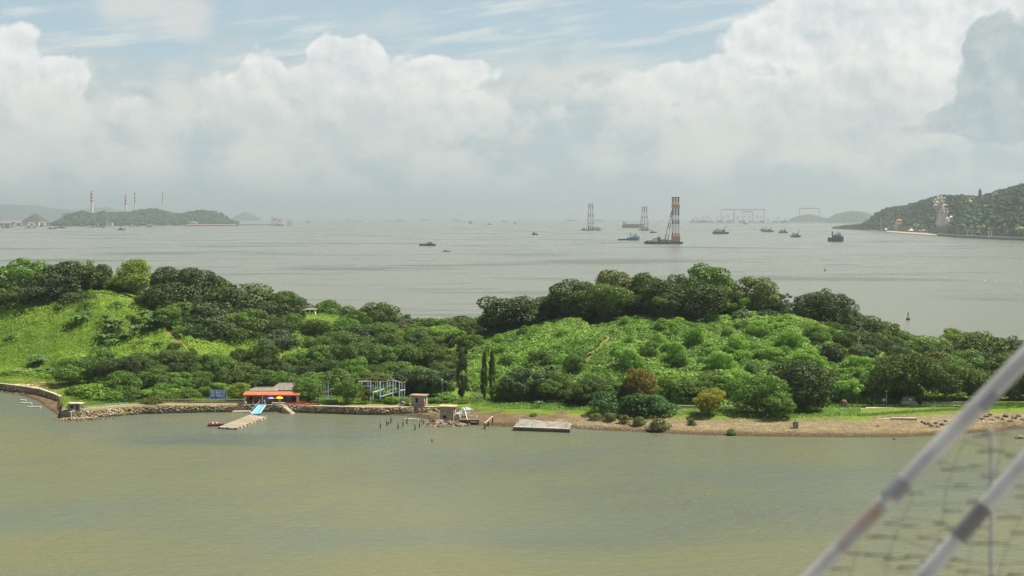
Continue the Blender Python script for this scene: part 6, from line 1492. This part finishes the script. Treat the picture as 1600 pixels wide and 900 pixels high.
def tug(px0, px1, row, top, label, hm, sup, facing=1, blue=False, tail=None):
    D = DY(row); X = gx((px0+px1)/2, D); L_ = (px1-px0)/F*D; H = CH-(top-Y0)*D/F; t = thing('tugboat', label, 'boat', (X, D, 0)); f = facing
    hull(t, L_, L_*.3, H*.34, hm, flip=f, bow=.35, sheer=.5)
    MB().box((f*L_*.05, 0, H*.30), (L_*.55, L_*.22, H*.24)).build('deck_house', TUGB if blue else sup, t); MB().box((f*L_*.14, 0, H*.54+.02), (L_*.34, L_*.19, H*.13)).build('upper_deck', sup, t)
    MB().box((f*L_*.2, 0, H*.67+.03), (L_*.2, L_*.15, H*.12), top=.9).build('wheelhouse', sup, t); MB().box((f*L_*.2, 0, H*.60), (L_*.362, L_*.2, H*.03)).build('window_band', FG, t)
    MB().box((-f*L_*.22, 0, H*.5), (L_*.08, L_*.08, H*.36)).build('funnel', TUGB if blue else FG, t); MB().tube((f*L_*.10, 0, H*.6), (f*L_*.10, 0, H), .35, n=5).build('mast', FG, t)
    if tail: MB().box((-f*(L_*.5+tail/2-.5), 0, -.5), (tail, L_*.22, H*.2)).build('stern_deck', NAVY, t)
    return t
tug(980, 999, 375.5, 362.5, 'blue offshore tug with white wheelhouse and a low stern, left of the nearest piling barge', TUGB, FW, 1, tail=24)
tg = tug(1294, 1318, 377.5, 359, 'blue and white anchor tug with a dark hull near the right headland', NAVY, FW, 1, blue=True)
def dredger(px0, px1, row, top, label, double=False):
    D = DY(row); X = gx((px0+px1)/2, D); L_ = (px1-px0)/F*D; H = CH-(top-Y0)*D/F; t = thing('grab_dredger', label, 'boat', (X, D, 0))
    b = MB(); h = H*.26; b.add([(-L_/2, -6, h), (L_/2, -6, h), (L_/2, 6, h), (-L_/2, 6, h), (-L_/2+3, -5, -1), (L_/2-3, -5, -1), (L_/2-3, 5, -1), (-L_/2+3, 5, -1)], [(0, 1, 2, 3), (4, 5, 1, 0), (5, 6, 2, 1), (6, 7, 3, 2), (7, 4, 0, 3), (7, 6, 5, 4)]).build('hull', GREYH, t)
    MB().box((-L_*.12, 0, h+.02), (L_*.38, 8, H*.30)).build('cabin', FW, t); MB().box((-L_*.2, 0, h+H*.30+.04), (L_*.16, 6, H*.12)).build('wheelhouse', FW, t)
    MB().box((L_*.15, 0, h+.02), (L_*.2, 7, H*.28)).build('crane_house', GREYH, t)
    g = MB()
    for s in (-1, 1): g.tube((L_*.16, s*2, h+H*.2), (L_*.36, s*1.2, H), H*.035, n=4)
    for k in range(5):
        a = k/5; g.tube((L_*(.16+.2*a), -2, h+H*.2+(H*.8-h)*a), (L_*(.16+.2*(a+.2)), 2, h+H*.2+(H*.8-h)*(a+.2)), H*.025, n=4)
    g.build('boom', GREYH, t)
    if double: MB().box((-L_*.05, 12, h), (L_*.62, 7, H*.22)).build('hopper_barge', GREYH, t)
for a in [(1113, 1139, 365.5, 353, 'grab dredger doubled with a second hull, left of the five', True), (1190, 1209, 362.5, 354, 'grab dredger with the longest hull of the central three', False), (1216, 1231, 364, 355.5, 'small grab dredger in the middle of the five boats', False), (1235, 1251, 370.5, 360, 'grab dredger riding nearest, its boom up, left of the blue and white tug', False)]: dredger(*a)
dredger(1187, 1200, 360.5, 353.5, 'grab dredger half hidden behind the longest one', False)
def workboat(px0, px1, row, hgt, label, hm, sm, name='work_boat', k=1):
    D = DY(row); X = gx((px0+px1)/2, D); L_ = (px1-px0)/F*D; t = thing(name, label, 'boat', (X, D, 0)); H = hgt/F*D
    hull(t, L_, L_*.26, H*.36, hm, flip=k, bow=.35); MB().box((-k*L_*.12, 0, H*.36), (L_*.35, L_*.18, H*.34)).build('cabin', sm, t); MB().box((-k*L_*.16, 0, H*.70), (L_*.18, L_*.14, H*.2)).build('wheelhouse', sm, t); MB().tube((k*L_*.16, 0, H*.3), (k*L_*.16, 0, H), L_*.012, n=4).build('mast', hm, t)
    return t
wb_ = workboat(655, 681, 384, 7, 'orange-decked boat with a low dark hull, alone in mid water', GREYH, ORD, k=-1)
MB().tube((3, 0, 3), (12, 0, 5.5), .8, n=5).build('jib', ORD, wb_); MB().box((9, 0, 2), (9, 4, 2.2)).build('gear', ORD, wb_)
workboat(830.5, 840.5, 367, 5, 'small dark boat in mid water, right of the orange-decked one', GREYH, GREYH)
workboat(691, 705, 393, 2.2, 'low dark sampan nearer than the orange-decked boat', GREYH, GREYH, 'sampan')
workboat(1015, 1026, 364, 4.5, 'dark boat between the tall nearest piling barge and the red ship', GREYH, FG)
workboat(732, 738.5, 349, 6, 'small grey ship near the horizon, left of the three dots', FG, FG)
workboat(762, 769, 351, 2.6, 'left tiny dark boat right of the small grey ship', GREYH, FG); workboat(785, 793, 346.5, 2.5, 'middle tiny dark boat right of the small grey ship', FG, FG); workboat(802, 808, 349.5, 3, 'right tiny dark boat right of the small grey ship', FG, FG)
for i, (a, b_, r, h_, lb) in enumerate([(608, 613, 345.5, 4, 'small white ship left of the larger white one on the horizon'), (617, 630, 346, 5, 'larger white ship on the horizon above mid water'), (584, 592, 345.4, 4, 'white boat on the horizon left of the two white ships'), (541, 548, 345.5, 4.5, 'leftmost white ship on the horizon'), (657, 673, 345, 4, 'faint pale ship on the horizon over the orange-decked boat'), (706, 720, 345, 4, 'faint pale ship on the horizon left of the small grey ship'), (884, 902, 345.5, 3.5, 'faint dark ship on the horizon left of the left piling barge'), (928, 944, 345.5, 3, 'faint dark ship passing behind the left piling barge'), (478, 484, 348, 3, 'tiny dark boat near the horizon past the white framework'), (560, 566, 346, 3, 'tiny boat between two white ships on the horizon'), (1030, 1036, 345.5, 3, 'tiny white boat between the middle and nearest piling barges'), (1161, 1168, 350.5, 4, 'small dark boat in front of the far shipyard')]):
    workboat(a, b_, r, h_, lb, FG if 'dark' in lb or 'tiny' in lb else FW, FG if 'dark' in lb else FW, 'distant_ship' if b_-a > 7 else 'distant_boat')
s_ = workboat(289, 323, 352, 7, 'long low ship with a white bridge in front of the low wooded hills', HRED, FW, 'coastal_ship')
workboat(184, 196, 359.5, 4.5, 'dark boat nearest to us in front of the low wooded hills', GREYH, FG)
for i, (a, b_, r) in enumerate([(38, 50, 357), (48, 57, 356.5), (62, 68, 354), (75, 88, 358), (86, 103, 356.5), (126, 132, 354), (140, 150, 356), (150, 158, 355), (158, 164, 356), (203, 211, 354.5), (212, 218, 354), (229, 238, 355), (364, 374, 353.5), (430, 444, 352.5), (2, 18, 356), (18, 26, 355)]):
    q = ['first', 'second', 'third', 'fourth', 'fifth', 'sixth', 'seventh', 'eighth', 'ninth', 'tenth', 'eleventh', 'twelfth', 'thirteenth', 'fourteenth']
    pl = 'boat moored at the far left port, left of the dense cluster' if i >= 14 else None
    workboat(a, b_, r, 5, (('leftmost ' if i == 14 else 'second ')+pl) if pl else '%s of the small craft strung along the far left shore, counted from the left' % q[i], FRF if i in (3, 4) else (FG if i % 3 else FW), FW if i % 2 else FRF, 'moored_boat', k=1 if i % 2 else -1)
for i, (px, row) in enumerate([(1532, 439), (1538, 440), (1555, 439.5), (1580, 440), (1594, 443), (1540, 434), (1600, 399.5)]):
    D = DY(row); tag(MB().lathe((0, 0, -.2), [(.5, 0), (.75, .3), (.6, .9), (.15, 1.2)], 8).build('net_float', FW, None, (gx(px, D), D, 0)), ('first', 'second', 'third', 'fourth', 'fifth', 'sixth', 'farthest')[i]+' white net float on the water at the right, counted from the left', 'float')
def buoy(px, row, H, m, label):
    D = DY(row); t = thing('buoy', label, 'buoy', (gx(px, D), D, 0)); MB().lathe((0, 0, -.3), [(H*.22, 0), (H*.27, H*.12), (H*.27, H*.28), (H*.1, H*.34)], 10).build('float', m, t)
    for i in range(3): a = i*2.094; MB().tube((math.cos(a)*H*.16, math.sin(a)*H*.16, H*.25), (0, 0, H*.8), H*.03, n=4).build('leg', m, t)
    MB().lathe((0, 0, H*.78), [(H*.09, 0), (H*.09, H*.16), (H*.02, H*.2)], 8).build('lantern', m, t)
buoy(1419, 500, 4.6, mat('buoy_green', (.02, .16, .10)), 'green navigation buoy behind the right ridge'); buoy(1289, 423, 4.2, mat('buoy_red', (.45, .05, .07)), 'small red navigation buoy above the round dark tree')
buoy(897, 378, 5, mat('buoy_dark', (.08, .08, .09)), 'dark buoy in mid water left of the piling barges')
# ================================================================ BRIDGE EDGE AT THE CAMERA
def bridge():
    cn = mat('bridge_concrete', (.32, .31, .29), (.24, .23, .22), scale=.6)
    b = MB().box((0, 0, 56.6), (60, 9.5, 1.4)); tag(b.build('bridge_deck', cn), label='concrete bridge deck the photograph is taken from', kind='structure')
    PG = mat('pipe_grey_paint', (.56, .555, .52), (.42, .415, .39), scale=5, rough=.5, detail=3); PGD = mat('pipe_dark_paint', (.20, .195, .185), (.13, .125, .12), scale=4, rough=.6); RU = mat('pipe_rust', (.34, .22, .13), (.40, .38, .36), scale=7)
    PGL = mat('pipe_joint_paint', (.33, .33, .34), (.26, .26, .27), scale=5)
    Yp = 4.1; P = lambda px, row, Y=Yp: Vector(((px-800)/F*Y, Y, CH-(row-Y0)/F*Y))
    t = thing('sloping_pipe', 'blurred grey sloping pipe crossing the lower right corner, the nearer and higher of two', 'pipe', tuple(P(1600, 560)))
    o = P(1600, 560); d = (P(1600, 560)-P(1270, 900)).normalized(); a, bq = P(1255, 915), P(1680, 478)
    e = a-d*1.35
    MB().tube(e-o, P(1310, 858)-o, .020, .022, 12).build('lower_length', PG, t); MB().tube(P(1310, 858)-o, P(1378, 788)-o, .0215, .022, 12).build('rusty_length', RU, t)
    MB().tube(P(1378, 788)-o, P(1402, 764)-o, .022, .023, 12).build('middle_length', PG, t); MB().tube(P(1402, 764)-o, bq-o, .0235, .029, 12).build('upper_length', PG, t)
    for px, r in ((1402, 764), (1540, 624)): c = P(px, r)-o; MB().tube(c-d*.03, c+d*.03, ((.0275, .0275)[0]), .0275, 12).build('coupling', PGL, t)
    t2 = thing('sloping_pipe', 'blurred darker sloping pipe in the lower right corner, the lower of two', 'pipe', tuple(P(1600, 722))); o2 = P(1600, 722); d2 = (P(1600, 722)-P(1445, 900)).normalized(); Y2 = 4.5
    a = P(1600, 722, Y2)-o2; c = P(1440, 905, Y2)-o2; f = (a-c)
    MB().tube(c-f*1.6, c+f*.35, .026, .026, 12).build('lower_length', PG, t2); MB().tube(c+f*.35, c+f*.62, .027, .027, 12).build('dark_length', PGD, t2); MB().tube(c+f*.62, c+f*1.5, .026, .026, 12).build('upper_length', PG, t2)
    t3 = thing('upright_post', 'faint blurred upright post behind the two sloping pipes', 'post', (P(1549, 800, 4.9).x, 4.9, 58)); MB().tube((0, 0, 0), (0, 0, P(1549, 672, 4.9).z-58), .008, n=8).build('post', PG, t3); MB().box((0, 0, -.004), (.12, .12, .02)).build('foot_plate', PGD, t3)
    net = thing('wire_netting', 'blurred loose wire netting stretched below the two sloping pipes', 'netting', tuple(P(1500, 800, 4.6))); on = P(1500, 800, 4.6); rng = random.Random(2)
    WM = mat('galvanised_wire', (.16, .16, .15), (.09, .09, .09)); wires = MB(); ties = MB()
    for i in range(12):
        pts = []; r0 = 640+i*34
        for k in range(12):
            px = 1365+k*28+i*0; row = r0+k*4+9*math.sin(k*.7+i*1.7)+5*math.sin(k*.31+i)
            edge = 1270+(900-row)*(1600-1270)/340
            if px > edge+14: pts.append(P(px, row, 4.6)-on)
        if len(pts) > 1: wires.path(pts, .0014, 4)
    for i in range(0, 15, 2):
        pts = []
        for k in range(16):
            row = 600+k*28; px = 1350+i*30+k*-8+5*math.sin(k+i*2); edge = 1270+(900-row)*(1600-1270)/340
            if px > edge+14: pts.append(P(px, row, 4.6)-on)
        if len(pts) > 1: wires.path(pts, .0011, 4)
    tag(wires.build('wires', WM, net), kind='stuff')
    for i in range(15):
        for k in range(11):
            px = 1300+k*33+(i % 2)*16+rng.uniform(-5, 5); row = 668+i*24+k*1.5+rng.uniform(-3, 3); edge = 1270+(900-row)*(1600-1270)/340
            if px < edge+22 or px > 1610 or rng.random() < .35: continue
            px += rng.uniform(-9, 9); row += rng.uniform(-7, 7)
            l_ = rng.uniform(.02, .05); p = P(px, row, 4.6)-on; ties.tube(p-Vector((l_, 0, l_*.06)), p+Vector((l_, 0, -l_*.06)), .0048, .002, 4)
    tag(ties.build('wire_ties', WM, net), kind='stuff')
bridge()
